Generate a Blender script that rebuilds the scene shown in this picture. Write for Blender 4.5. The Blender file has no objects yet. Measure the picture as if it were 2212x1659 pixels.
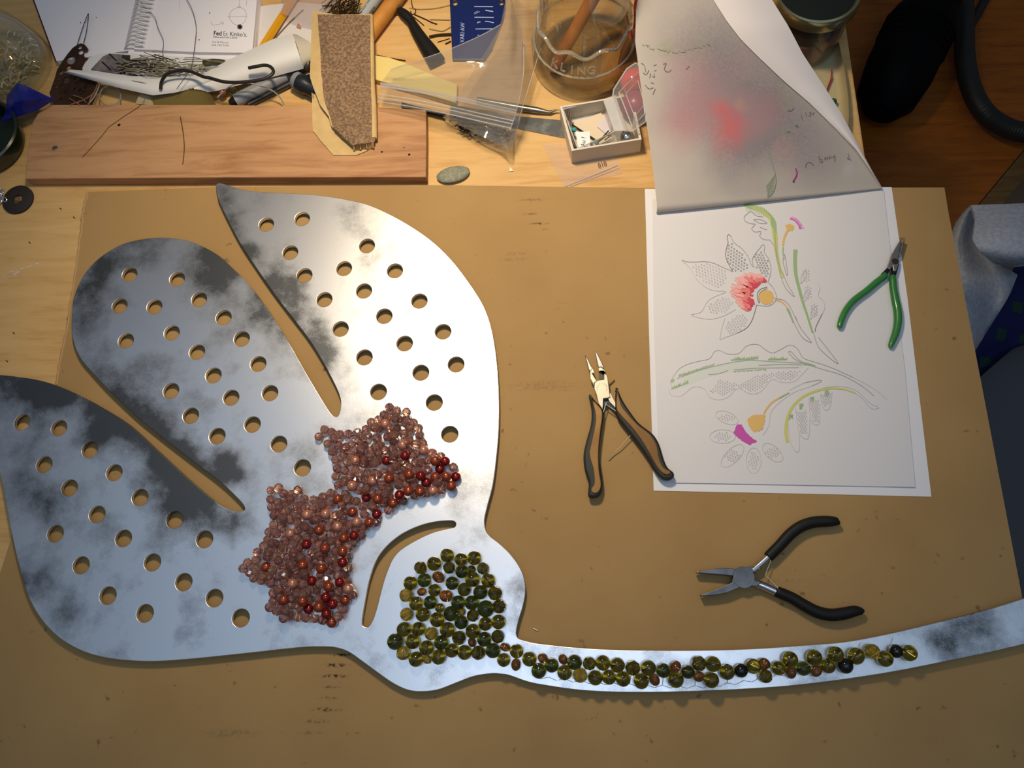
import bpy, bmesh, math, random
from mathutils import Vector, Matrix, Quaternion
random.seed(7)
PI = math.pi
S = bpy.context.scene
COL = S.collection

# ------------------------------------------------------------------ camera
FPX, CAMZ = 1789.0, 0.677
nz = Vector((-.0737, .3003, .9510)).normalized()
ax = (Vector((1, 0, 0)) - nz.x * nz).normalized()
ay = nz.cross(ax)
RW = Matrix((ax, ay, nz))                       # camera axes -> world axes
cam = bpy.data.cameras.new('camera'); cam.sensor_fit = 'HORIZONTAL'; cam.sensor_width = 36
cam.lens = FPX / 2212 * 36; cam.clip_start = .01; cam.clip_end = 50
camo = bpy.data.objects.new('camera', cam); COL.objects.link(camo)
camo.matrix_world = Matrix.Translation((0, 0, CAMZ)) @ RW.to_4x4()
S.camera = camo

def W(px, py, z=0.0):
    """point of the photograph at a given height over the bench -> real position"""
    d = RW @ Vector(((px - 1106) / FPX, -(py - 829.5) / FPX, -1))
    return Vector((0, 0, CAMZ)) + d * ((z - CAMZ) / d.z)

# ------------------------------------------------------------------ light
w = bpy.data.worlds.new('world'); S.world = w; w.use_nodes = True
w.node_tree.nodes['Background'].inputs[0].default_value = (.52, .56, .66, 1)
w.node_tree.nodes['Background'].inputs[1].default_value = .12

def lamp(name, kind, loc, target, energy, color, **kw):
    l = bpy.data.lights.new(name, kind); l.energy = energy; l.color = color
    for k, v in kw.items(): setattr(l, k, v)
    o = bpy.data.objects.new(name, l); COL.objects.link(o); o.location = loc
    o.rotation_euler = (Vector(target) - Vector(loc)).to_track_quat('-Z', 'Y').to_euler()
    return o
# the warm desk lamp beyond the far edge of the picture, its cool ceiling fixture with two tubes overhead
lamp('desk_lamp', 'SPOT', (-.11, .50, .60), (-.10, .37, 0), 14.8, (1, .81, .56), spot_size=1.62, spot_blend=1.0, shadow_soft_size=.045)
lamp('desk_lamp_bulb', 'POINT', (-.10, .50, .62), (0, 0, 0), 1.6, (1, .82, .56), shadow_soft_size=.032)
lamp('ceiling_bounce_fill', 'AREA', (.0, -.05, 1.30), (.0, -.05, 0), 4.7, (.47, .69, .98), shape='RECTANGLE', size=2.3, size_y=1.6)  # broad cool fill added to stand in for light off the ceiling
for k in (-1, 1):
    lamp('ceiling_tube', 'AREA', (.05 + k * .18, -.06, 1.29), (.05 + k * .18, -.06, 0), .7, (.70, .82, 1), shape='RECTANGLE', size=.24, size_y=.09)
S.view_settings.view_transform = 'Standard'; S.view_settings.look = 'None'
S.view_settings.exposure = 0; S.view_settings.gamma = 1; S.view_settings.use_curve_mapping = False
try:
    S.cycles.use_denoising = True; S.cycles.max_bounces = 10; S.cycles.transparent_max_bounces = 16
    S.cycles.caustics_reflective = False; S.cycles.sample_clamp_indirect = 4
except Exception: pass

# ------------------------------------------------------------------ materials
def lin(r, g, b):
    f = lambda v: v / 12.92 if v <= .04045 else ((v + .055) / 1.055) ** 2.4
    return tuple(f(v / 255) for v in (r, g, b)) + (1,)
def newmat(name):
    m = bpy.data.materials.new(name); m.use_nodes = True
    t = m.node_tree; return m, t, t.nodes['Principled BSDF']
def N(t, kind, **kw):
    n = t.nodes.new(kind)
    for k, v in kw.items():
        if k.startswith('i_'):
            n.inputs[k[2:].replace('_', ' ')].default_value = v
        else: setattr(n, k, v)
    return n
def M(name, col, rough=.5, metal=0, col2=None, nscale=60, ndet=5, thr=(.38, .62), stretch=(1, 1, 1), bump=0, bscale=600,
      trans=0, ior=1.46, spec=.5, coat=0, sub=0):
    m, t, p = newmat(name)
    p.inputs['Base Color'].default_value = col; p.inputs['Roughness'].default_value = rough
    p.inputs['Metallic'].default_value = metal; p.inputs['IOR'].default_value = ior
    p.inputs['Transmission Weight'].default_value = trans; p.inputs['Specular IOR Level'].default_value = spec
    p.inputs['Coat Weight'].default_value = coat
    tc = N(t, 'ShaderNodeTexCoord')
    if col2:
        mp = N(t, 'ShaderNodeMapping'); mp.inputs['Scale'].default_value = stretch
        t.links.new(tc.outputs['Object'], mp.inputs['Vector'])
        no = N(t, 'ShaderNodeTexNoise', i_Scale=nscale, i_Detail=ndet, i_Roughness=.6)
        t.links.new(mp.outputs[0], no.inputs['Vector'])
        r = N(t, 'ShaderNodeValToRGB'); r.color_ramp.elements[0].position = thr[0]; r.color_ramp.elements[1].position = thr[1]
        r.color_ramp.elements[0].color = col; r.color_ramp.elements[1].color = col2
        t.links.new(no.outputs['Fac'], r.inputs[0]); t.links.new(r.outputs[0], p.inputs['Base Color'])
    if bump:
        nb = N(t, 'ShaderNodeTexNoise', i_Scale=bscale, i_Detail=3)
        t.links.new(tc.outputs['Object'], nb.inputs['Vector'])
        b = N(t, 'ShaderNodeBump', i_Strength=bump, i_Distance=.001)
        t.links.new(nb.outputs['Fac'], b.inputs['Height']); t.links.new(b.outputs[0], p.inputs['Normal'])
    return m
def film(name, tint, fac, rough=.08, base=(.75, .75, .75, 1), bump=.5, bscale=60, ior=1.22):
    """thin clear plastic: mostly see-through, some haze and gloss"""
    m, t, p = newmat(name)
    p.inputs['Base Color'].default_value = base; p.inputs['Roughness'].default_value = rough; p.inputs['Specular IOR Level'].default_value = .9
    tr = N(t, 'ShaderNodeBsdfTransparent'); tr.inputs[0].default_value = tint
    mx = N(t, 'ShaderNodeMixShader'); mx.inputs[0].default_value = fac
    tc = N(t, 'ShaderNodeTexCoord'); nb = N(t, 'ShaderNodeTexNoise', i_Scale=bscale, i_Detail=3)
    t.links.new(tc.outputs['Object'], nb.inputs['Vector'])
    b = N(t, 'ShaderNodeBump', i_Strength=bump, i_Distance=.004)
    t.links.new(nb.outputs['Fac'], b.inputs['Height']); t.links.new(b.outputs[0], p.inputs['Normal'])
    gl = N(t, 'ShaderNodeBsdfGlossy'); gl.inputs['Roughness'].default_value = rough
    t.links.new(b.outputs[0], gl.inputs['Normal'])
    lw = N(t, 'ShaderNodeLayerWeight'); lw.inputs['Blend'].default_value = .5; t.links.new(b.outputs[0], lw.inputs['Normal'])
    pw = N(t, 'ShaderNodeMath', operation='POWER'); pw.inputs[1].default_value = 4; t.links.new(lw.outputs['Facing'], pw.inputs[0])
    fr = N(t, 'ShaderNodeMath', operation='MULTIPLY_ADD', use_clamp=True); f0 = ((ior - 1) / (ior + 1)) ** 2; fr.inputs[1].default_value = .75 if ior > 1.4 else .45; fr.inputs[2].default_value = f0 + .01
    t.links.new(pw.outputs[0], fr.inputs[0])
    t.links.new(tr.outputs[0], mx.inputs[1]); t.links.new(p.outputs[0], mx.inputs[2])
    m2 = N(t, 'ShaderNodeMixShader'); t.links.new(fr.outputs[0], m2.inputs[0])
    t.links.new(mx.outputs[0], m2.inputs[1]); t.links.new(gl.outputs[0], m2.inputs[2])
    t.links.new(m2.outputs[0], t.nodes['Material Output'].inputs[0])
    return m
def blobs(t, src, lst, origin, base=None):
    """soft round patches of pigment or scale: list of (position, radius, weight); returns the summed value socket"""
    acc = base
    for pos, r, wt in lst:
        d = N(t, 'ShaderNodeVectorMath', operation='DISTANCE'); t.links.new(src, d.inputs[0]); d.inputs[1].default_value = pos - origin
        mr = N(t, 'ShaderNodeMapRange', interpolation_type='SMOOTHSTEP'); mr.inputs[1].default_value = 0; mr.inputs[2].default_value = r
        mr.inputs[3].default_value = wt; mr.inputs[4].default_value = 0
        t.links.new(d.outputs['Value'], mr.inputs[0])
        if acc is None: acc = mr.outputs[0]
        else:
            a = N(t, 'ShaderNodeMath', operation='ADD'); t.links.new(acc, a.inputs[0]); t.links.new(mr.outputs[0], a.inputs[1]); acc = a.outputs[0]
    return acc

# ------------------------------------------------------------------ geometry helpers
def wloc(p):
    v = Vector((0, 0, 0))
    while p is not None: v = v + p.location; p = p.parent
    return v
def obj(name, vs, fs, mat, parent=None, smooth=True, origin=None):
    """ONE mesh object from world-space vertices; a top-level one gets its origin at its base"""
    vs = [Vector(v) for v in vs]
    if parent is not None: o0 = wloc(parent)
    elif origin is not None: o0 = Vector(origin)
    else:
        n = len(vs); o0 = Vector((sum(v.x for v in vs) / n, sum(v.y for v in vs) / n, min(v.z for v in vs)))
    me = bpy.data.meshes.new(name); me.from_pydata([v - o0 for v in vs], [], fs); me.update()
    if smooth: me.shade_smooth() if hasattr(me, 'shade_smooth') else [setattr(p, 'use_smooth', True) for p in me.polygons]
    if smooth: me.set_sharp_from_angle(angle=.75)
    me.materials.append(mat)
    o = bpy.data.objects.new(name, me); COL.objects.link(o)
    if parent is not None: o.parent = parent
    else: o.location = o0
    return o
def thing(name, label, cat, loc, group=None):
    o = bpy.data.objects.new(name, None); COL.objects.link(o); o.location = loc; o.empty_display_size = .02
    o['label'] = label; o['category'] = cat
    if group: o['group'] = group
    return o
def tag(o, label, cat, group=None, kind=None):
    o['label'] = label; o['category'] = cat
    if group: o['group'] = group
    if kind: o['kind'] = kind
    return o
class MB:
    def __init__(s): s.v = []; s.f = []
    def add(s, vs, fs):
        k = len(s.v); s.v += [Vector(v) for v in vs]; s.f += [tuple(i + k for i in f) for f in fs]; return s
    def obj(s, name, mat, parent=None, smooth=True): return obj(name, s.v, s.f, mat, parent, smooth)
def frame_dirs(d):
    d = d.normalized(); a = Vector((0, 0, 1)) if abs(d.z) < .9 else Vector((1, 0, 0))
    u = d.cross(a).normalized(); return u, d.cross(u).normalized()
def tube(pts, r, n=8, flat=1.0, caps=True):
    """a swept round (or flattened) bar; r is one radius or one per point"""
    pts = [Vector(p) for p in pts]; L = len(pts); rs = r if isinstance(r, (list, tuple)) else [r] * L
    vs = []; fs = []; up = None
    for i, p in enumerate(pts):
        d = pts[min(i + 1, L - 1)] - pts[max(i - 1, 0)]
        if d.length < 1e-9: d = Vector((1, 0, 0))
        d.normalize()
        if up is None:
            a = Vector((0, 0, 1)) if abs(d.z) < .95 else Vector((1, 0, 0)); up = a
        u = d.cross(up)
        if u.length < 1e-6: u = frame_dirs(d)[0]
        u.normalize(); v = u.cross(d).normalized(); up = v
        for k in range(n):
            a = 2 * PI * k / n; vs.append(p + u * (rs[i] * math.cos(a)) + v * (rs[i] * flat * math.sin(a)))
    for i in range(L - 1):
        for k in range(n):
            a, b = i * n + k, i * n + (k + 1) % n; fs.append((a, b, b + n, a + n))
    if caps: fs.append(tuple(range(n - 1, -1, -1))); fs.append(tuple((L - 1) * n + k for k in range(n)))
    return vs, fs
def cr(pts, sub=6, closed=False):
    """Catmull-Rom through the points (tuples of any length)"""
    P = [tuple(p) for p in pts]; n = len(P); out = []
    rng = range(n) if closed else range(n - 1)
    for i in rng:
        if closed: a, b, c, d = P[(i - 1) % n], P[i], P[(i + 1) % n], P[(i + 2) % n]
        else: a, b, c, d = P[max(i - 1, 0)], P[i], P[i + 1], P[min(i + 2, n - 1)]
        for s in range(sub):
            t = s / sub
            out.append(tuple(.5 * (2 * b[k] + (c[k] - a[k]) * t + (2 * a[k] - 5 * b[k] + 4 * c[k] - d[k]) * t * t + (3 * b[k] - a[k] - 3 * c[k] + d[k]) * t ** 3) for k in range(len(b))))
    if not closed: out.append(P[-1])
    return out
def Z(ox, oy, s, pts):
    return [(ox + p[0] / s, oy + p[1] / s) + tuple(p[2:]) for p in pts]
def lathe(prof, seg=32, center=(0, 0, 0), axis=None):
    """profile of (radius, height) turned about an axis; a closed loop when the first and last radius are > 0 and equal points"""
    c = Vector(center); ax_ = Vector(axis).normalized() if axis is not None else Vector((0, 0, 1))
    if axis is None: u, v = Vector((1, 0, 0)), Vector((0, 1, 0))
    else:
        u, v = frame_dirs(ax_)
        if u.cross(v).dot(ax_) < 0: v = -v
    vs = []; fs = []; idx = []
    for r, h in prof:
        if r < 1e-7: idx.append([len(vs)] * seg); vs.append(c + ax_ * h)
        else:
            idx.append(list(range(len(vs), len(vs) + seg)))
            for k in range(seg):
                a = 2 * PI * k / seg; vs.append(c + ax_ * h + u * (r * math.cos(a)) + v * (r * math.sin(a)))
    for i in range(len(prof) - 1):
        A, B = idx[i], idx[i + 1]
        for k in range(seg):
            j = (k + 1) % seg
            q = []
            for t_ in (A[k], A[j], B[j], B[k]):
                if t_ not in q: q.append(t_)
            if len(q) >= 3: fs.append(tuple(q))
    return vs, fs
def fillmesh(loops, z0, z1, bevel=0.0, res=1):
    """flat cut-out with holes between heights z0 and z1 (world xy loops)"""
    cu = bpy.data.curves.new('tmp', 'CURVE'); cu.dimensions = '2D'; cu.fill_mode = 'BOTH'
    for lp in loops:
        s = cu.splines.new('POLY'); s.points.add(len(lp) - 1); s.use_cyclic_u = True
        for q, p in zip(s.points, lp): q.co = (p[0], p[1], 0, 1)
    cu.extrude = (z1 - z0) / 2 - bevel; cu.bevel_depth = bevel; cu.bevel_resolution = res; cu.offset = -bevel
    o = bpy.data.objects.new('tmp', cu); COL.objects.link(o)
    dg = bpy.context.evaluated_depsgraph_get()
    me = bpy.data.meshes.new_from_object(o.evaluated_get(dg))
    zc = (z0 + z1) / 2
    bm = bmesh.new(); bm.from_mesh(me); bmesh.ops.remove_doubles(bm, verts=bm.verts, dist=1e-6)
    vs = [Vector((v.co.x, v.co.y, v.co.z + zc)) for v in bm.verts]
    bm.verts.index_update(); fs = [tuple(v.index for v in f.verts) for f in bm.faces]
    bm.free(); bpy.data.objects.remove(o); bpy.data.curves.remove(cu); bpy.data.meshes.remove(me)
    return vs, fs
def flat(name, px, z0, z1, mat, parent=None, holes=(), bevel=0.0, smooth=False):
    """cut-out whose TOP face at height z1 shows the given outline"""
    loops = [[W(*p[:2], z1) for p in px]] + [[W(*p[:2], z1) for p in h] for h in holes]
    vs, fs = fillmesh(loops, z0, z1, bevel)
    return obj(name, vs, fs, mat, parent, smooth)
def circ(cx, cy, r, n=28, ry=None): return [(cx + r * math.cos(2 * PI * k / n), cy + (ry or r) * math.sin(2 * PI * k / n)) for k in range(n)]
def resample(P, n):
    d = [0]
    for a, b in zip(P, P[1:]): d.append(d[-1] + math.dist(a[:2], b[:2]))
    out = []
    for k in range(n):
        t = d[-1] * k / (n - 1); i = 0
        while i < len(d) - 2 and d[i + 1] < t: i += 1
        f = (t - d[i]) / max(d[i + 1] - d[i], 1e-9); out.append(tuple(P[i][j] + (P[i + 1][j] - P[i][j]) * min(max(f, 0), 1) for j in range(len(P[i]))))
    return out
def ruled(A, B, zf, nu=16, nv=24, thick=.0002):
    """sheet between two outlines A and B of the photograph (u across, v along); zf(u, v) is its height"""
    a = resample(A, nv + 1); b = resample(B, nv + 1); top = []
    for j in range(nv + 1):
        for i in range(nu + 1):
            u = i / nu; x = a[j][0] + (b[j][0] - a[j][0]) * u; y = a[j][1] + (b[j][1] - a[j][1]) * u
            top.append(W(x, y, zf(u, j / nv)))
    f = [(j * (nu + 1) + i, j * (nu + 1) + i + 1, (j + 1) * (nu + 1) + i + 1, (j + 1) * (nu + 1) + i) for j in range(nv) for i in range(nu)]
    e1 = top[1] - top[0]; e2 = top[nu + 1] - top[0]
    if e1.cross(e2).z < 0: f = [tuple(reversed(q)) for q in f]
    n = len(top); vs = top + [v - Vector((0, 0, thick)) for v in top]
    fs = list(f) + [tuple(i + n for i in reversed(q)) for q in f]
    rim = [i for i in range(nu + 1)] + [(j + 1) * (nu + 1) - 1 for j in range(1, nv + 1)] + [nv * (nu + 1) + i for i in range(nu - 1, -1, -1)] + [j * (nu + 1) for j in range(nv - 1, 0, -1)]
    for q in range(len(rim)):
        c, d = rim[q], rim[(q + 1) % len(rim)]; fs.append((c, d, d + n, c + n))
    return vs, fs
def pxr(px, py, r, z=0.0): return (W(px + r, py, z) - W(px - r, py, z)).length / 2
def wire(px, z, r, n=6, sub=5, zs=None):
    """thin rod along a pixel path at height z (or heights given as third values)"""
    P = [tuple(p) if len(p) > 2 else (p[0], p[1], z) for p in px]
    if sub > 1 and len(P) > 2: P = cr(P, sub)
    return tube([W(*p) for p in P], r, n)
RZ = [0]
def ribbon(mb, px, z, w0, w1=None, sub=4, closed=False):
    """flat line of ink on a sheet; w in metres, tapering from w0 to w1"""
    RZ[0] = (RZ[0] + 1) % 60; z = z + RZ[0] * 4e-6                # strokes lie over one another
    P = cr(px, sub, closed) if sub > 1 and len(px) > 2 else list(px)
    if closed: P = P + [P[0]]
    V = [W(p[0], p[1], z) for p in P]; n = len(V); w1 = w0 if w1 is None else w1; vs = []
    for i, p in enumerate(V):
        d = V[min(i + 1, n - 1)] - V[max(i - 1, 0)]; s = Vector((-d.y, d.x, 0))
        if s.length < 1e-9: s = Vector((1, 0, 0))
        s.normalize(); ww = (w0 + (w1 - w0) * i / max(n - 1, 1)) / 2
        vs += [p + s * ww, p - s * ww]
    mb.add(vs, [(2 * i + 1, 2 * i + 3, 2 * i + 2, 2 * i) for i in range(n - 1)])
def text(name, s, px, py, z, h, ang, mat, parent, bold=0.0, squeeze=1.0, depth=.00005, align='LEFT'):
    """lettering laid flat; h = capital height in pixels, ang = direction of reading in the photograph (degrees, up is positive)"""
    cu = bpy.data.curves.new('tmp', 'FONT'); cu.body = s; cu.size = 1; cu.offset = bold; cu.align_x = align; cu.resolution_u = 3
    o = bpy.data.objects.new('tmp', cu); COL.objects.link(o)
    me = bpy.data.meshes.new_from_object(o.evaluated_get(bpy.context.evaluated_depsgraph_get()))
    p0 = W(px, py, z); a = math.radians(ang)
    ux = (W(px + math.cos(a), py - math.sin(a), z) - p0) * (h / .7) * squeeze
    uy = (W(px - math.sin(a), py - math.cos(a), z) - p0) * (h / .7)
    vs = [p0 + ux * v.co.x + uy * v.co.y + Vector((0, 0, depth)) for v in me.vertices]; fs = [tuple(p.vertices) for p in me.polygons]
    bpy.data.objects.remove(o); bpy.data.curves.remove(cu); bpy.data.meshes.remove(me)
    return obj(name, vs, fs, mat, parent, False)
def dup(o, parent, loc, rot=None, scale=None):
    c = o.copy(); COL.objects.link(c); c.parent = parent; c.location = loc
    if rot is not None: c.rotation_euler = rot
    if scale is not None: c.scale = scale
    return c
# ------------------------------------------------------------------ setting: bench, floor
TZ = -.74
m_floor = M('floor_beige', lin(150, 128, 100), .7, col2=lin(120, 98, 72), nscale=8, thr=(.3, .7))
o = obj('floor', [(-2.5, -2, TZ), (2.5, -2, TZ), (2.5, 2.5, TZ), (-2.5, 2.5, TZ)], [(0, 1, 2, 3)], m_floor); o['kind'] = 'structure'

def wood(name, a, b, c_, scale, bump=.15, rough=.45, knots=(), origin=None, along='x'):
    m, t, p = newmat(name); p.inputs['Roughness'].default_value = rough; p.inputs['Specular IOR Level'].default_value = .35
    tc = N(t, 'ShaderNodeTexCoord'); mp = N(t, 'ShaderNodeMapping'); mp.inputs['Scale'].default_value = (1, 9, 9) if along == 'x' else (9, 1, 9)
    t.links.new(tc.outputs['Object'], mp.inputs[0])
    n1 = N(t, 'ShaderNodeTexNoise', i_Scale=scale, i_Detail=6, i_Roughness=.65, i_Distortion=.6); t.links.new(mp.outputs[0], n1.inputs['Vector'])
    n2 = N(t, 'ShaderNodeTexNoise', i_Scale=7, i_Detail=3); t.links.new(tc.outputs['Object'], n2.inputs['Vector'])
    ad = N(t, 'ShaderNodeMath', operation='ADD'); t.links.new(n1.outputs['Fac'], ad.inputs[0])
    ml = N(t, 'ShaderNodeMath', operation='MULTIPLY'); ml.inputs[1].default_value = .6; t.links.new(n2.outputs['Fac'], ml.inputs[0]); t.links.new(ml.outputs[0], ad.inputs[1])
    val = ad.outputs[0]
    if knots: val = blobs(t, tc.outputs['Object'], knots, origin or Vector((0, 0, 0)), val)
    r = N(t, 'ShaderNodeValToRGB'); e = r.color_ramp.elements; e[0].position = .55; e[0].color = a; e[1].position = 1.15 if False else 1.0; e[1].color = c_
    k = r.color_ramp.elements.new(.78); k.color = b
    t.links.new(val, r.inputs[0]); t.links.new(r.outputs[0], p.inputs['Base Color'])
    bp = N(t, 'ShaderNodeBump', i_Strength=bump, i_Distance=.0006); t.links.new(n1.outputs['Fac'], bp.inputs['Height']); t.links.new(bp.outputs[0], p.inputs['Normal'])
    return m
m_bench = wood('bench_ply', lin(220, 180, 120), lin(212, 170, 108), lin(194, 146, 86), 14)
m_plank = wood('plank_wood', lin(196, 150, 106), lin(188, 142, 99), lin(160, 112, 74), 12, rough=.65, bump=.08)
bench = thing('workbench', 'pale orange plywood workbench under the cardboard and all the clutter', 'workbench', (-.28, .25, TZ))
BX0, BX1, BY0, BY1 = -.95, .272, -.35, 1.0
def boxv(x0, x1, y0, y1, z0, z1, bev=0.0):
    bm = bmesh.new(); bmesh.ops.create_cube(bm, size=1)
    for v in bm.verts: v.co = Vector(((x0 + x1) / 2 + v.co.x * (x1 - x0), (y0 + y1) / 2 + v.co.y * (y1 - y0), (z0 + z1) / 2 + v.co.z * (z1 - z0)))
    if bev: bmesh.ops.bevel(bm, geom=bm.edges[:], offset=bev, segments=2, affect='EDGES', profile=.5)
    bm.verts.index_update(); vs = [v.co.copy() for v in bm.verts]; fs = [tuple(v.index for v in f.verts) for f in bm.faces]; bm.free(); return vs, fs
obj('bench_top', *boxv(BX0, BX1, BY0, BY1, -.03, 0, .002), m_bench, bench, False)
for x in (BX0 + .06, BX1 - .12):
    for y in (BY0 + .06, BY1 - .06): obj('leg', *boxv(x - .03, x + .03, y - .03, y + .03, TZ, -.03), m_bench, bench, False)

m_scuff = M('white_paint_scuff', lin(226, 222, 214), .8)
sc0 = MB(); R0 = random.Random(14)
for k in range(26):
    t = R0.random(); x, y = 4 + 84 * t + R0.gauss(0, 3), 602 - 36 * t + R0.gauss(0, 4); L = R0.uniform(1, 6)
    ribbon(sc0, [(x - L, y + L * .3), (x + L, y - L * .4)], .0002, R0.uniform(.0003, .0009), .0002, 1)
o = sc0.obj('paint_scuff', m_scuff, bench, False); o['kind'] = 'stuff'
dk0 = MB()
for x, y in ((131, 451), (64, 524), (30, 720), (15, 780), (160, 470)): ribbon(dk0, [(x - 2, y - 2), (x + 2, y + 2)], .0002, .001, .0006, 1)
o = dk0.obj('dark_fleck', M('fleck_dark', lin(58, 40, 26), .8), bench, False); o['kind'] = 'stuff'

# ------------------------------------------------------------------ cardboard
CZ = .0032
card_px = [(187, 415), (470, 404), (900, 399.5), (1400, 406), (2040, 405), (2049, 460), (2128, 870), (2208, 1290), (2290, 1720), (-60, 1720), (-38, 1400), (0, 1238), (22, 1170), (62, 1020)]
left = resample([(120, 831), (127, 785), (139, 727), (153, 640), (162, 588), (170.7, 510), (176.5, 461), (187, 415)], 60)
left = [(x + random.uniform(-2.2, 1.2), y) for x, y in left]
def kraft():
    m, t, p = newmat('kraft_board'); p.inputs['Roughness'].default_value = .8; p.inputs['Specular IOR Level'].default_value = .2
    tc = N(t, 'ShaderNodeTexCoord')
    n = N(t, 'ShaderNodeTexNoise', i_Scale=9, i_Detail=4); t.links.new(tc.outputs['Object'], n.inputs['Vector'])
    nf = N(t, 'ShaderNodeTexNoise', i_Scale=900, i_Detail=2); t.links.new(tc.outputs['Object'], nf.inputs['Vector'])
    r = N(t, 'ShaderNodeValToRGB'); e = r.color_ramp.elements; e[0].position = .3; e[0].color = lin(176, 142, 92); e[1].position = .7; e[1].color = lin(164, 130, 83)
    t.links.new(n.outputs['Fac'], r.inputs[0])
    mp = N(t, 'ShaderNodeVectorMath', operation='MULTIPLY'); mp.inputs[1].default_value = (1, 7, 0); t.links.new(tc.outputs['Object'], mp.inputs[0])
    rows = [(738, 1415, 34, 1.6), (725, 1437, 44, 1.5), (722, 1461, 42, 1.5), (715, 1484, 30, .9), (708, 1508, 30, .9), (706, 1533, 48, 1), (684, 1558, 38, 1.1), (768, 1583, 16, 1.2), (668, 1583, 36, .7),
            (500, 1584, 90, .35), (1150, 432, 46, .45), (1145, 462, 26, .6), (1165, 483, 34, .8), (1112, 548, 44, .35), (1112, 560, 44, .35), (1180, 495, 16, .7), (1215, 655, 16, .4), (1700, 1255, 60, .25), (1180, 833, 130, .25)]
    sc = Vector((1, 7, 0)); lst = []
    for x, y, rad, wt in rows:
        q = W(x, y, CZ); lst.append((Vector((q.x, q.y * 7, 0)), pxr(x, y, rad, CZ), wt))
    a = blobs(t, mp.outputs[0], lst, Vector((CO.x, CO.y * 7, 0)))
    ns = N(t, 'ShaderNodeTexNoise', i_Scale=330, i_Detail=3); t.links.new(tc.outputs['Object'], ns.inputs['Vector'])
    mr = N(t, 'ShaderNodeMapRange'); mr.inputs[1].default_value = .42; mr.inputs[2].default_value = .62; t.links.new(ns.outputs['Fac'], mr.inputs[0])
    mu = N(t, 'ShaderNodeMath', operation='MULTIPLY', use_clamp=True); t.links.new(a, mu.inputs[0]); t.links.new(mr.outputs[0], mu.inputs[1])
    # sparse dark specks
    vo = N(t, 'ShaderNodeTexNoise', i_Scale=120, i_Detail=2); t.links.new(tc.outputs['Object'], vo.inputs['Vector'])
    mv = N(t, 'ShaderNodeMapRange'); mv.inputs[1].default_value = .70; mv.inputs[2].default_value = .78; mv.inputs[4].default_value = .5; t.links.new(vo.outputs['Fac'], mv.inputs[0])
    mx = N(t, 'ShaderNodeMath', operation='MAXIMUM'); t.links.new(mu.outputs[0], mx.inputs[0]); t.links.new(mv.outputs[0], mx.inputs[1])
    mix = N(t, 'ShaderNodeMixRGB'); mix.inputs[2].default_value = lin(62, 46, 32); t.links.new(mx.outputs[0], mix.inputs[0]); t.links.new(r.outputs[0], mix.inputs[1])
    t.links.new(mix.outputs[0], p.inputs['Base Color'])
    b = N(t, 'ShaderNodeBump', i_Strength=.12, i_Distance=.0005); t.links.new(nf.outputs['Fac'], b.inputs['Height']); t.links.new(b.outputs[0], p.inputs['Normal'])
    return m
CO = Vector((-.05, .15, 0))
cboard = thing('cardboard_sheet', 'large brown cardboard sheet covering the bench under the steel flower', 'cardboard', CO)
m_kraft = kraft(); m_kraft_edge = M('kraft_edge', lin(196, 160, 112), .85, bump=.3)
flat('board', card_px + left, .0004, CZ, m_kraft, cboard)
E_ = resample([(x + 3, y) for x, y in left], 40)
obj('torn_edge', *tube([W(x + random.uniform(-.8, .8), y, CZ) for x, y in E_], .0006, 5), m_kraft_edge, cboard)['label'] = 'paler torn left edge'

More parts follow.
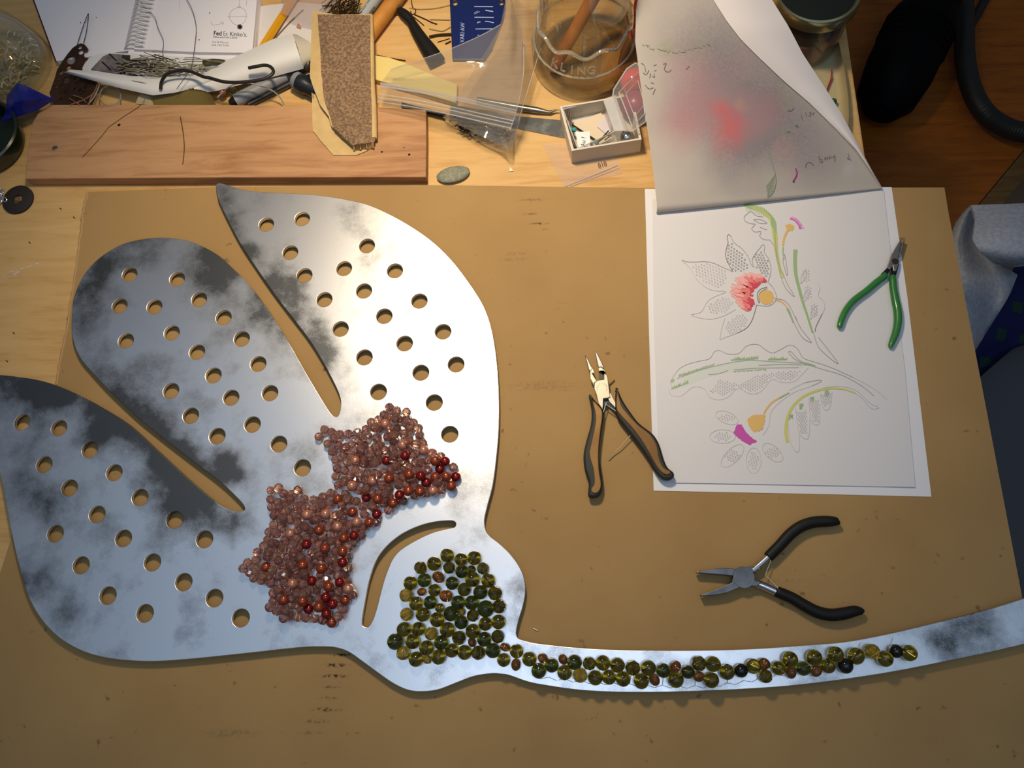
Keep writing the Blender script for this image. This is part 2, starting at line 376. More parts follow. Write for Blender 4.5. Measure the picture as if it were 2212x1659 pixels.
# ------------------------------------------------------------------ the steel flower
PZ0, PZ1 = CZ + .0030, CZ + .0070
out = ([(466, 404), (468, 397), (478, 395.5), (503, 403.5), (543, 413), (628, 417.6), (691, 422), (753, 432), (800, 444), (863, 474), (926, 515), (973, 559), (1014, 612), (1045, 662), (1062, 712), (1072, 772), (1077, 835), (1078, 900), (1075, 960), (1066, 1040), (1054, 1088), (1047.5, 1115), (1046.5, 1131), (1050, 1147), (1060, 1160), (1078, 1174), (1099.5, 1194), (1118, 1218), (1130, 1242), (1135, 1266), (1134, 1287), (1129, 1311), (1121, 1337), (1115.5, 1361), (1115.5, 1371), (1121, 1380), (1139, 1386), (1168.5, 1391.5), (1250, 1399.7), (1331, 1404), (1440, 1405.6), (1548, 1404.5), (1648, 1400.5), (1737, 1394), (1825, 1386.7), (1914, 1370.5), (2002, 1350), (2120, 1320.4), (2208, 1294), (2330, 1254), (2420, 1222)]
 , [(2430, 1330), (2330, 1362), (2208, 1392.6), (2120, 1413), (2031.6, 1431), (1943, 1448.6), (1855, 1463), (1766, 1475), (1678, 1484), (1560, 1491), (1440, 1495), (1331, 1495), (1250, 1490.5), (1182, 1481), (1141, 1473), (1100.7, 1459), (1082, 1456), (1062, 1455), (1025, 1460.6), (985.5, 1475), (945.7, 1490), (908.5, 1494), (879, 1490), (847.5, 1475), (813, 1451), (781, 1427.5), (752.6, 1408), (725.5, 1399), (698, 1397), (644, 1399), (517, 1412.7), (398, 1424.6), (318, 1428.6), (239, 1422.6), (179, 1406.7), (127, 1377), (87.5, 1335), (60, 1285), (40, 1217.7), (24, 1146), (12, 1082), (4, 1038.7), (-8, 990), (-22, 930), (-40, 870), (-56, 826), (-52, 812), (-38, 808), (0, 810), (40, 814), (87.5, 822), (131, 836), (179, 857.6), (223, 881.5), (278.6, 917), (338, 971), (398, 1026.7), (446, 1068.5), (477.5, 1092), (501, 1102), (521, 1104), (529, 1098), (517, 1080), (477.5, 1042.6), (418, 997), (358, 951), (298.5, 903), (252, 860), (226, 834), (197, 802), (173.6, 773.5), (159, 739), (155, 704), (156, 663.6), (162, 634.6), (179, 597), (202.5, 568), (231.5, 545), (260.4, 529), (289, 520), (327, 514), (364.6, 513.7), (405, 519.8), (440, 533.4), (474.5, 553.6), (506, 582.6), (535, 611.5), (567, 652), (596, 695), (628, 747), (659.4, 803), (691, 856.5), (713, 891), (724, 900), (731, 897), (735.6, 881.6), (735, 860), (722, 828), (697, 781), (666, 731), (628, 681), (590, 631), (553, 577.5), (518, 524), (487, 465), (471, 430)])
outline = cr(out[0], 4) + cr(out[1], 4)
slit = cr([(788, 1354.5), (781.7, 1348), (784, 1324), (790.5, 1287), (797, 1255), (808, 1220.6), (821, 1196.7), (842, 1173), (871, 1151.6), (906, 1135.7), (940, 1127), (969.5, 1124.6), (981.5, 1126.4), (984.7, 1133), (980, 1139.7), (961.6, 1143.7), (932.4, 1151.6), (898, 1167.5), (866, 1187.4), (850, 1204.7), (839.6, 1226), (830, 1252.4), (822, 1281.6), (814, 1313.4), (805, 1340), (796, 1353.7)], 3, True)
hole_c = [(575, 485), (652.5, 473), (627, 545.5), (792.5, 531), (657.5, 595), (743, 580), (853, 585), (700.5, 647), (786, 628.5), (906, 650.3), (735.5, 710.5), (830, 683), (957, 716.5), (787, 772), (874, 742), (985.3, 787.3), (817.4, 846.5), (909, 805), (938, 869.5), (971.5, 938),
          (280, 593), (382.5, 603), (258.4, 660.7), (333.6, 662.7), (430, 647), (483, 686), (272, 736), (371, 719), (522, 732), (425.5, 760.5), (557.6, 786), (461, 811), (369.5, 844), (583, 849), (499, 859), (412, 898), (545, 917), (469, 942), (602, 959), (653, 1010.5),
          (47.8, 912), (127.5, 924.5), (193.8, 971.5), (95.5, 1003.6), (246.7, 1021), (150, 1053.8), (302.4, 1074.5), (209.7, 1111), (377, 1123), (119.4, 1152.9), (266.6, 1163), (441.7, 1165), (175, 1221), (329, 1215), (396.7, 1257.5), (233, 1286.6), (463, 1292), (313, 1325), (520, 1335)]
HR = .0071
holes_w = []
for x, y in hole_c:
    c = W(x, y, PZ1); holes_w.append([(c.x + HR * math.cos(2 * PI * k / 28), c.y + HR * math.sin(2 * PI * k / 28)) for k in range(28)])
PO = Vector((-.1, .15, CZ))
flower = thing('steel_flower', 'large bare steel flower cut-out with rows of round holes and mottled patina', 'metal flower', PO)
def steel():
    m, t, p = newmat('mottled_steel'); p.inputs['Metallic'].default_value = 1
    tc = N(t, 'ShaderNodeTexCoord'); src = tc.outputs['Object']
    nd = N(t, 'ShaderNodeTexNoise', i_Scale=26, i_Detail=3); t.links.new(src, nd.inputs['Vector'])
    sub = N(t, 'ShaderNodeVectorMath', operation='SUBTRACT'); sub.inputs[1].default_value = (.5, .5, .5); t.links.new(nd.outputs['Color'], sub.inputs[0])
    scl = N(t, 'ShaderNodeVectorMath', operation='SCALE'); scl.inputs['Scale'].default_value = .034; t.links.new(sub.outputs[0], scl.inputs[0])
    ad = N(t, 'ShaderNodeVectorMath', operation='ADD'); t.links.new(src, ad.inputs[0]); t.links.new(scl.outputs[0], ad.inputs[1])
    dark = [(190, 620, 120, .95), (180, 730, 90, .7), (325, 540, 80, .6), (470, 560, 120, .85), (570, 660, 110, .75), (600, 745, 70, .4), (260, 840, 120, .85), (310, 905, 100, .9), (370, 960, 90, .6), (440, 1030, 110, .95), (500, 1010, 70, .7), (430, 870, 50, .4), (500, 780, 35, .35), (240, 560, 80, .6),
            (20, 830, 110, .9), (110, 850, 120, .95), (220, 920, 100, .85), (340, 1010, 110, .95), (20, 1070, 110, .8), (420, 1090, 90, .75), (60, 1250, 100, .6), (210, 1230, 60, .4), (510, 1130, 80, .75), (130, 1100, 80, .4), (120, 1350, 80, .4), (270, 1270, 50, .35),
            (480, 420, 70, .6), (545, 530, 70, .75), (580, 590, 80, .6), (660, 690, 90, .75), (780, 465, 80, .6), (700, 745, 70, .6), (860, 530, 80, .35), (500, 470, 60, .5), (620, 620, 70, .45),
            (2160, 1365, 190, .42), (2050, 1395, 100, .28), (1130, 1270, 45, .6), (1660, 1445, 60, .25),
            (290, 700, 55, -.55), (300, 620, 40, -.3), (540, 620, 50, -.3), (580, 880, 110, -.4), (650, 470, 90, -.3), (700, 560, 100, -.35), (980, 800, 250, -.5), (160, 1000, 50, -.2), (600, 1250, 260, -.4), (300, 1380, 120, -.3), (1000, 1400, 260, -.4)]
    lst = [(W(x, y, PZ1), pxr(x, y, r, PZ1), wt) for x, y, r, wt in dark]
    n1 = N(t, 'ShaderNodeTexNoise', i_Scale=20, i_Detail=6, i_Roughness=.62); t.links.new(src, n1.inputs['Vector'])
    mr = N(t, 'ShaderNodeMapRange', clamp=False); mr.inputs[1].default_value = .35; mr.inputs[2].default_value = .65; mr.inputs[3].default_value = -.42; mr.inputs[4].default_value = .52; t.links.new(n1.outputs['Fac'], mr.inputs[0])
    v = blobs(t, ad.outputs[0], lst, PO, mr.outputs[0])
    ng = N(t, 'ShaderNodeTexNoise', i_Scale=1300, i_Detail=2); t.links.new(src, ng.inputs['Vector'])
    g = N(t, 'ShaderNodeMapRange', clamp=False); g.inputs[3].default_value = -.35; g.inputs[4].default_value = .35; t.links.new(ng.outputs['Fac'], g.inputs[0])
    a2 = N(t, 'ShaderNodeMath', operation='ADD', use_clamp=True); t.links.new(v, a2.inputs[0]); t.links.new(g.outputs[0], a2.inputs[1])
    r = N(t, 'ShaderNodeValToRGB'); e = r.color_ramp.elements; e[0].position = .0; e[0].color = (.88, .88, .89, 1); e[1].position = .95; e[1].color = (.13, .135, .14, 1)
    k = e.new(.45); k.color = (.52, .53, .55, 1)
    t.links.new(a2.outputs[0], r.inputs[0]); t.links.new(r.outputs[0], p.inputs['Base Color'])
    rr = N(t, 'ShaderNodeMapRange'); rr.inputs[3].default_value = .36; rr.inputs[4].default_value = .48; t.links.new(a2.outputs[0], rr.inputs[0]); t.links.new(rr.outputs[0], p.inputs['Roughness'])
    b = N(t, 'ShaderNodeBump', i_Strength=.10, i_Distance=.0003); t.links.new(ng.outputs['Fac'], b.inputs['Height']); t.links.new(b.outputs[0], p.inputs['Normal'])
    return m
m_steel = steel()
vs, fs = fillmesh([[W(x, y, PZ1) for x, y in outline], [W(x, y, PZ1) for x, y in slit]] + holes_w, PZ0, PZ1, .0004, 1)
plate = obj('flower_plate', vs, fs, m_steel, flower, False)
m_silver = M('silver_wire', (.8, .8, .8, 1), .22, .75)
# stitching wire: little loops that lift the plate off the cardboard, and the zigzag along the stem
mb = MB()
for x, y in [(640, 1150), (760, 1010), (930, 1330), (1010, 1420), (1250, 1450), (1500, 1450), (1700, 1440), (1900, 1410), (340, 1280), (520, 660), (860, 640), (300, 640)]:
    c = W(x, y, PZ0); mb.add(*tube([c + Vector((.003 * math.cos(a), .003 * math.sin(a), -.0016)) for a in [k * PI / 6 for k in range(13)]], .0008, 5))
mb.obj('stitch_loop', m_silver, flower)['kind'] = 'stuff'
mb = MB(); zz = []
for k in range(46):
    t_ = k / 45; x = 1150 + 790 * t_; yb = 1462 + 22 * math.sin(PI * min(t_ * 1.15, 1)) - 62 * max(0, t_ - .45) ** 1.3 * 1.9
    zz.append((x, yb + (3 if k % 2 else -3)))
mb.add(*wire(zz, PZ1 + .0004, .00022, 5, 2))
for k in range(0, 45, 4): mb.add(*wire([(zz[k][0], zz[k][1], PZ1 + .0003), (zz[k][0] + 2, zz[k][1] - 14, PZ1 + .002), (zz[k][0] + 6, zz[k][1] - 30, PZ1 + .0004)], 0, .0002, 5, 4))
stitch_mb = mb

# ------------------------------------------------------------------ beads
def inside(p, poly):
    c = False; j = len(poly) - 1
    for i in range(len(poly)):
        (xi, yi), (xj, yj) = poly[i], poly[j]
        if (yi > p[1]) != (yj > p[1]) and p[0] < (xj - xi) * (p[1] - yi) / (yj - yi) + xi: c = not c
        j = i
    return c
def settle(lst, base, tight=.90, zmax=.014):
    """lst of (px, py, r) -> resting centres, each one raised until it clears the beads laid before it"""
    done = []
    for x, y, r in lst:
        z = base + r
        while True:
            c = W(x, y, z)
            if z > base + r + zmax or all((c - d).length >= tight * (r + q) for d, q in done): break
            z += .0004
        done.append((c, r))
    return [d[0] for d in done]
def bead_mesh(name, mat, facets=None, hole=.13, seg=24, rings=12, squash=1.0):
    if facets:
        prof = [(0.0, -1)] if False else []
        n = facets[1]
        prof = [(math.sin(PI * k / n) if 0 < k < n else .18, -math.cos(PI * k / n) * .9) for k in range(n + 1)]
        prof = [(.16, -.78)] + [(math.sin(PI * (k + .5) / n), -math.cos(PI * (k + .5) / n) * .95) for k in range(n)] + [(.16, .78)]
        prof.append(prof[0]); vs, fs = lathe(prof, facets[0])
    else:
        a0 = math.asin(hole); prof = [(math.sin(a0 + (PI - 2 * a0) * k / rings), -math.cos(a0 + (PI - 2 * a0) * k / rings) * squash) for k in range(rings + 1)]
        prof.append(prof[0]); vs, fs = lathe(prof, seg)
    me = bpy.data.meshes.new(name); me.from_pydata(vs, [], fs); me.update()
    if not facets:
        for p in me.polygons: p.use_smooth = True
    me.materials.append(mat); return me
def place_beads(root, name, me, pts, label=None):
    o0 = root.location
    for c, r in pts:
        o = bpy.data.objects.new(name, me); COL.objects.link(o); o.parent = root; o.location = c - o0; o.scale = (r, r, r)
        o.rotation_euler = (random.uniform(.6, 2.5), random.uniform(-.5, .5), random.uniform(0, 6.28))
        if label: o['label'] = label
def pearl(name, a, b, rough=.22, metal=.5):
    m = M(name, a, rough, metal, col2=b, nscale=1.2, thr=(.3, .7), coat=.6); return m
m_crys = M('pink_crystal', (.90, .55, .42, 1), .02, trans=.92, ior=1.52, spec=.7)
m_crys2 = M('smoky_pink_crystal', (.80, .46, .38, 1), .02, trans=.92, ior=1.52, spec=.7)
m_red = pearl('red_pearl', lin(150, 26, 12), lin(120, 14, 8), .2, .45)
m_cop = pearl('copper_pearl', lin(176, 82, 46), lin(150, 62, 34), .22, .5)
m_pea = pearl('peach_pearl', lin(214, 150, 122), lin(190, 122, 98), .24, .4)
m_grn = M('olive_glass', (.33, .27, .04, 1), .02, trans=.95, ior=1.5, spec=.6)
m_grn2 = M('deep_green_glass', (.20, .21, .05, 1), .02, trans=.95, ior=1.5, spec=.6)
m_amb = M('brown_amber_glass', (.42, .20, .06, 1), .02, trans=.85, ior=1.5, spec=.6)
m_gld = M('gold_lined_glass', (.72, .54, .10, 1), .04, trans=.85, ior=1.55, spec=.8)
m_blk = M('black_bead', (.008, .009, .008, 1), .08, spec=.6)

pz = lambda pts: Z(500, 860, 3.19, pts)
ppoly = pz([(590, 240), (640, 215), (690, 205), (760, 225), (830, 215), (900, 205), (930, 160), (980, 115), (1040, 88), (1100, 55), (1140, 57), (1195, 75), (1220, 120), (1290, 155), (1320, 240), (1345, 300), (1355, 345), (1410, 355), (1480, 405), (1550, 450), (1580, 540), (1545, 630), (1430, 665), (1300, 675), (1210, 680), (1135, 765), (1060, 790), (1010, 860), (930, 915), (880, 960), (860, 1040), (805, 1080), (805, 1200), (840, 1310), (825, 1410), (775, 1500), (720, 1575), (670, 1570), (600, 1550), (540, 1545), (370, 1525), (260, 1475), (258, 1370), (265, 1300), (190, 1280), (120, 1235), (72, 1195), (85, 1150), (145, 1110), (150, 1050), (215, 1000), (235, 910), (275, 850), (255, 780), (240, 690), (232, 620), (290, 598), (390, 640), (470, 625), (515, 670), (545, 680), (620, 655), (680, 625), (710, 600), (690, 540), (705, 470), (680, 400), (640, 330), (595, 290)])
red_p = pz([(1068, 430), (1197, 397), (1472, 435), (1437, 488), (1305, 535), (1547, 542), (1345, 582), (1158, 668), (930, 685), (1002, 800), (845, 948), (517, 1008), (767, 1132), (555, 1260), (747, 1268), (650, 1373), (697, 1420), (532, 1452), (655, 1487)])
cop_p = pz([(1405, 432), (1405, 545), (1480, 540), (1515, 605), (1087, 555), (1225, 525), (1220, 640), (1300, 645), (1115, 725), (1007, 695), (835, 785), (952, 857), (733, 697), (603, 910), (775, 965), (767, 1058), (645, 1037), (240, 1165), (490, 1153), (620, 1173), (670, 1300), (785, 1393), (360, 1390), (490, 1400), (603, 1440), (692, 1545)])
pea_p = pz([(853, 432), (1325, 360), (973, 572), (830, 607), (1390, 640), (520, 805), (648, 800), (730, 887), (865, 855), (405, 935), (420, 1280), (805, 1315), (1060, 180), (1180, 325)])
pink_root = thing('pink_bead_patch', 'jagged patch of pink crystal beads with red and copper pearls on the steel flower', 'beadwork', W(760, 1110, PZ1))
RP = .0040
edge_pts = []
per = resample(ppoly + [ppoly[0]], 96)
cx_, cy_ = 735, 1115
for i, (x, y) in enumerate(per[:-1]):                    # an outer row following the jagged outline, one bead radius inside
    (xa, ya), (xb, yb) = per[i - 1], per[(i + 1) % len(per)]
    nx, ny = (yb - ya), -(xb - xa); l = math.hypot(nx, ny) or 1; nx, ny = nx / l * 9, ny / l * 9
    q = (x + nx, y + ny)
    if not inside(q, ppoly): q = (x - nx, y - ny)
    edge_pts.append(q)
pearls_px = [(p[0], p[1]) for p in red_p + cop_p + pea_p]
cand = []
for q in edge_pts:
    if all(math.dist(q, c) > 16.5 for c in cand) and all(math.dist(q, c) > 15 for c in pearls_px): cand.append(q)
tries = 0
while tries < 26000 and len(cand) < 250:
    tries += 1
    q = (random.uniform(520, 1000), random.uniform(875, 1355))
    if inside(q, ppoly) and all(math.dist(q, c) > 14.6 for c in cand) and all(math.dist(q, c) > 13.5 for c in pearls_px): cand.append(q)
# interior second layer
tries = 0; top = []
while tries < 6000 and len(top) < 46:
    tries += 1
    q = (random.uniform(520, 1000), random.uniform(875, 1355))
    if inside(q, ppoly) and min(math.dist(q, e) for e in per) > 17 and all(math.dist(q, c) > 24 for c in top) and all(math.dist(q, c) > 17 for c in pearls_px): top.append(q)
allb = [(x, y, RP * random.uniform(.94, 1.06), 'c') for x, y in cand] + [(x, y, RP, 'c') for x, y in top] + [(x, y, RP * 1.02, 'r') for x, y in red_p] + [(x, y, RP * 1.08, 'k') for x, y in cop_p] + [(x, y, RP * 1.08, 'p') for x, y in pea_p]
pos = settle([b[:3] for b in allb], PZ1, .80, .0075)
grp = {'c': [], 'r': [], 'k': [], 'p': []}
for b, c in zip(allb, pos): grp[b[3]].append((c, b[2]))
me_c = bead_mesh('crystal_bead', m_crys, (9, 6)); me_c2 = bead_mesh('crystal_bead', m_crys2, (8, 6))
place_beads(pink_root, 'crystal_bead', me_c, grp['c'][0::2]); place_beads(pink_root, 'crystal_bead', me_c2, grp['c'][1::2], 'smoky pink faceted bead')
place_beads(pink_root, 'pearl_bead', bead_mesh('pearl_bead', m_red), grp['r'], 'glossy dark red pearl')
place_beads(pink_root, 'pearl_bead', bead_mesh('pearl_bead', m_cop), grp['k'], 'copper brown pearl')
place_beads(pink_root, 'pearl_bead', bead_mesh('pearl_bead', m_pea), grp['p'], 'pale peach pearl')

A = [(1020, 120, 90, 'g'), (1205, 175, 85, 'g'), (1380, 155, 92, 'g'), (845, 230, 92, 'g'), (665, 285, 85, 'f'), (1045, 285, 80, 'f'), (1495, 295, 80, 'f'), (1215, 335, 85, 'd'), (1340, 310, 55, 'g'), (1565, 455, 92, 'g'), (715, 450, 90, 'd'), (905, 410, 85, 'a'), (1085, 490, 85, 'd'), (1355, 440, 95, 'g'), (532, 490, 90, 'g'), (475, 650, 90, 'y'), (680, 605, 58, 'a'), (850, 585, 80, 'g'), (1245, 575, 85, 'g'), (1460, 610, 90, 'd'), (1655, 625, 95, 'f'), (1005, 660, 85, 'a'), (605, 760, 88, 'g'), (795, 745, 85, 'd'), (1165, 750, 90, 'd'), (1345, 750, 90, 'd'), (1530, 830, 105, 'd'), (1710, 800, 90, 'f'), (920, 820, 60, 'g'), (480, 905, 85, 'y'), (695, 905, 90, 'g'), (1070, 895, 95, 'd'), (885, 975, 92, 'g'), (1215, 870, 50, 'y'), (1360, 920, 80, 'f'), (1700, 1005, 90, 'g'), (1205, 1010, 85, 'd'), (1525, 1030, 85, 'g'), (445, 1105, 92, 'g'), (635, 1100, 88, 'g'), (1020, 1110, 95, 'g'), (1360, 1130, 92, 'g'), (805, 1160, 85, 'y'), (1690, 1200, 85, 'f'), (1175, 1215, 90, 'f'), (1510, 1235, 90, 'd'), (330, 1265, 102, 'd'), (560, 1265, 92, 'g'), (745, 1350, 92, 'g'), (940, 1280, 90, 'd'), (1350, 1275, 60, 'a'), (435, 1420, 88, 'y'), (1080, 1385, 85, 'g'), (1250, 1410, 90, 'g'), (1430, 1415, 90, 'f'), (1625, 1385, 92, 'd'), (605, 1500, 92, 'g'), (755, 1505, 55, 'y'), (905, 1470, 92, 'g'), (1790, 1340, 65, 'a')]
B = [(240, 235, 90, 'a'), (220, 440, 105, 'g'), (440, 290, 110, 'g'), (430, 520, 95, 'a'), (660, 425, 115, 'g'), (890, 410, 85, 'a'), (820, 625, 118, 'd'), (1040, 530, 112, 'd'), (1235, 430, 85, 'a'), (1430, 480, 118, 'd'), (1260, 655, 115, 'g'), (1525, 700, 120, 'y'), (1685, 500, 108, 'f'), (1915, 490, 118, 'g'), (1785, 745, 115, 'g'), (2020, 735, 112, 'g')]
C3 = [(90, 435, 95, 'g'), (170, 630, 95, 'g'), (305, 475, 100, 'f'), (425, 660, 98, 'g'), (525, 475, 98, 'g'), (610, 640, 80, 'a'), (735, 510, 92, 'd'), (900, 460, 85, 'a'), (910, 640, 100, 'g'), (1080, 530, 85, 'd'), (1235, 410, 98, 'f'), (1235, 595, 75, 'a'), (1435, 420, 98, 'g'), (1410, 645, 98, 'g'), (1630, 530, 98, 'g'), (1825, 510, 88, 'b'), (2000, 450, 95, 'g'), (2150, 415, 80, 'a'), (2170, 590, 90, 'f')]
D = [(260, 450, 85, 'g'), (410, 335, 95, 'g'), (420, 505, 75, 'a'), (585, 455, 85, 'd'), (730, 310, 95, 'g'), (755, 490, 72, 'a'), (915, 420, 88, 'g'), (1015, 270, 95, 'g'), (1145, 420, 90, 'b'), (1285, 290, 100, 'g'), (1500, 230, 95, 'y'), (1670, 325, 95, 'g'), (1815, 225, 80, 'b'), (1990, 250, 95, 'g')]
green_root = thing('green_bead_trail', 'mound and trailing row of olive green glass beads along the steel stem', 'beadwork', W(1000, 1400, PZ1))
stitch_mb.obj('stitching_wire', m_silver, green_root)
gb = []
for ox, oy, s, L in ((800, 1180, 6.145, A), (1060, 1370, 7.9, B[1:]), (1320, 1370, 6.506, C3), (1640, 1370, 6.144, D)):
    for x, y, r, k in L: gb.append((ox + x / s, oy + y / s, r / s / 2600 * .985, k))
random.shuffle(gb); gb.sort(key=lambda b: b[2] > .0048)
gpos = settle([b[:3] for b in gb], PZ1 + .0004, .84, .007)
meshes = {'g': bead_mesh('glass_bead', m_grn), 'd': bead_mesh('glass_bead', m_grn2), 'a': bead_mesh('glass_bead', m_amb, squash=.8), 'f': bead_mesh('faceted_bead', m_grn, (9, 6)), 'y': bead_mesh('faceted_bead', m_gld, (9, 7)), 'b': bead_mesh('glass_bead', m_blk)}
labs = {'g': None, 'd': 'deep green glass bead', 'a': 'small brown amber glass bead', 'f': 'faceted olive glass bead', 'y': 'gold lined faceted bead', 'b': 'opaque black bead'}
for k in meshes:
    place_beads(green_root, meshes[k].name.split('.')[0], meshes[k], [(c, b[2]) for b, c in zip(gb, gpos) if b[3] == k], labs[k])
# ------------------------------------------------------------------ white sheet and flat tracing sheet with the coloured drawing
m_paper = M('white_paper', lin(232, 230, 232), .75, bump=.06, bscale=300, spec=.2)
m_vellum = M('tracing_vellum', lin(222, 219, 219), .6, bump=.05, bscale=200, spec=.3)
PPZ = CZ + .0004
tag(flat('paper_sheet', [(1393, 408), (1926, 404), (1960, 640), (2012, 1073), (1760, 1067), (1412, 1060)], CZ + .0001, PPZ, m_paper), 'white paper sheet lying on the cardboard beneath the tracing', 'paper')
VZ = PPZ + .0006
draw = thing('tracing_sheet', 'flat tracing sheet with coloured pencil flowers and leaves on the white paper', 'drawing', W(1690, 740, PPZ))
obj('vellum', *ruled([(1409, 430), (1412, 700), (1424, 1000), (1428, 1042)], [(1909, 412), (1935, 640), (1955, 800), (1977, 1052)], lambda u, v: VZ + .0012 * max(0, math.sin(7 * u + 1) * math.sin(5 * v)) * 0 + .0004 * (1 - min(1, 8 * min(u, 1 - u))) + .0005 * max(0, v - .93) / .07, 24, 24, .00012), m_vellum, draw)
L1 = VZ + .00025
def ink(name, r, g, b): return M(name, lin(r, g, b), .8, spec=.1)
i_gr = ink('pencil_grey', 172, 169, 172); i_lg = ink('pencil_faint', 205, 202, 204); i_dk = ink('pencil_dark', 134, 132, 136)
e = lambda pts: Z(1400, 400, 5.185, pts); f_ = lambda pts: Z(1420, 740, 4.254, pts); g_ = lambda pts: Z(1380, 400, 2.439, pts)
dk, md, fa = MB(), MB(), MB()
LW = .00055
ribbon(md, e([(375, 845), (390, 838), (420, 855), (520, 860), (640, 855), (740, 875), (850, 925), (950, 968)]), L1, LW)
ribbon(fa, e([(375, 845), (440, 895), (490, 960), (550, 1060), (640, 1140), (740, 1180), (850, 1186), (873, 1198)]), L1, LW)
ribbon(dk, e([(950, 968), (900, 880), (868, 790), (880, 700), (896, 640), (885, 580), (903, 553), (930, 575)]), L1, LW)
ribbon(md, e([(930, 575), (960, 640), (1050, 710), (1120, 800), (1150, 880), (1183, 918)]), L1, LW)
ribbon(md, e([(1183, 918), (1165, 850), (1185, 790), (1240, 720), (1285, 665), (1306, 690), (1300, 750), (1350, 820)]), L1, LW)
ribbon(md, e([(1350, 820), (1375, 920), (1370, 1000), (1340, 1080)]), L1, LW)
ribbon(fa, e([(873, 1198), (740, 1250), (660, 1310), (590, 1420), (480, 1450), (560, 1480), (700, 1500), (850, 1460), (980, 1390)]), L1, LW)
ribbon(dk, e([(1215, 1340), (1195, 1420), (1160, 1520), (1100, 1600), (1000, 1655)]), L1, LW)
ribbon(fa, e([(1000, 1655), (900, 1690), (800, 1730)]), L1, LW); ribbon(fa, e([(860, 1490), (825, 1600), (800, 1730)]), L1, LW)
ribbon(md, e([(1340, 1080), (1400, 1150), (1432, 1225), (1430, 1290), (1350, 1352), (1215, 1340)]), L1, LW)
ribbon(dk, e([(1335, 1140), (1260, 1165), (1222, 1220), (1232, 1300), (1245, 1315), (1240, 1240), (1270, 1190), (1335, 1155)]), L1, LW)
for pts in ([(1140, 295), (1080, 350), (1085, 400), (1150, 430), (1200, 436), (1160, 485), (1195, 522), (1265, 520), (1250, 570), (1300, 608), (1370, 612)], [(1150, 290), (1210, 340), (1290, 355)], [(1180, 385), (1250, 425), (1330, 430)], [(1180, 385), (1260, 385), (1330, 420)], [(1250, 470), (1330, 500)]):
    ribbon(md, e(pts), L1, LW)
ribbon(md, e([(1530, 770), (1510, 850), (1530, 930), (1548, 1003), (1562, 990), (1550, 900), (1535, 790)]), L1, LW)
ribbon(md, e([(1370, 620), (1420, 700), (1440, 820), (1480, 1000), (1540, 1150), (1625, 1242), (1630, 1225), (1560, 1110), (1500, 960)]), L1, LW)
ribbon(md, e([(1420, 1265), (1520, 1290), (1590, 1360), (1640, 1470), (1720, 1620)]), L1, LW)
ribbon(fa, e([(1900, 1100), (1925, 1150), (1905, 1240), (1960, 1290), (1977, 1370), (1950, 1440)]), L1, LW); ribbon(dk, e([(1950, 1440), (1905, 1530), (1875, 1600), (1872, 1640)]), L1, LW)
for cx, cy in ((1740, 1040), (1770, 1250), (1850, 1440)):
    ribbon(fa, e([(cx - 30, cy + 60), (cx - 25, cy - 20), (cx + 15, cy - 80), (cx + 40, cy - 70), (cx + 20, cy), (cx - 30, cy + 60)]), L1, LW)
ribbon(md, g_([(790, 650), (820, 730), (860, 800), (900, 826), (905, 820), (850, 750), (825, 690)]), L1, LW)
ribbon(md, g_([(918, 770), (945, 850), (1000, 905), (1040, 936), (1046, 930), (1000, 870), (945, 800)]), L1, LW)
ribbon(fa, f_([(130, 400), (125, 350), (200, 240), (300, 190), (400, 165), (480, 145), (520, 85), (570, 70), (640, 100), (740, 100), (800, 45)]), L1, LW)
ribbon(md, f_([(800, 45), (850, 20), (930, 20), (1000, 70), (1060, 95), (1130, 65), (1220, 22), (1290, 60), (1340, 140), (1450, 180), (1600, 230), (1800, 320)]), L1, LW)
ribbon(fa, f_([(1800, 320), (2000, 430), (2110, 525)]), L1, LW)
ribbon(fa, f_([(105, 430), (130, 485), (220, 490), (330, 408), (430, 425), (480, 500), (560, 525), (650, 500), (740, 420), (850, 470), (950, 450), (1050, 340), (1130, 362), (1250, 360), (1330, 290), (1390, 228)]), L1, LW)
for pts in ([(180, 330), (400, 250), (600, 200), (750, 172), (900, 165), (1150, 180), (1350, 190)], [(700, 250), (900, 235), (1100, 232), (1300, 230)], [(930, 210), (1150, 200), (1330, 205)], [(1350, 190), (1500, 240), (1700, 300), (1880, 400), (1990, 490)], [(1205, 85), (1230, 85), (1290, 150), (1350, 192), (1260, 150), (1205, 90)], [(470, 293), (560, 285), (650, 255)]):
    ribbon(md, f_(pts), L1, LW)
ribbon(fa, f_([(1210, 440), (1350, 370), (1480, 345), (1505, 358), (1400, 405), (1250, 460), (1100, 570), (1040, 650), (1025, 760), (970, 850)]), L1, LW)
ribbon(md, f_([(1350, 370), (1480, 345), (1505, 358), (1420, 398)]), L1, LW)
for cx, cy, rx, ry, a in ((640, 690, 108, 52, 22), (600, 862, 118, 62, 0), (690, 1040, 135, 62, -45), (885, 1085, 68, 118, 0), (1060, 1010, 112, 60, 40)):
    a = math.radians(a); pts = [(cx + rx * math.cos(k * PI / 8) * math.cos(a) - ry * math.sin(k * PI / 8) * math.sin(a), cy + rx * math.cos(k * PI / 8) * math.sin(a) + ry * math.sin(k * PI / 8) * math.cos(a)) for k in range(16)]
    ribbon(fa, f_(pts), L1, LW, closed=True)
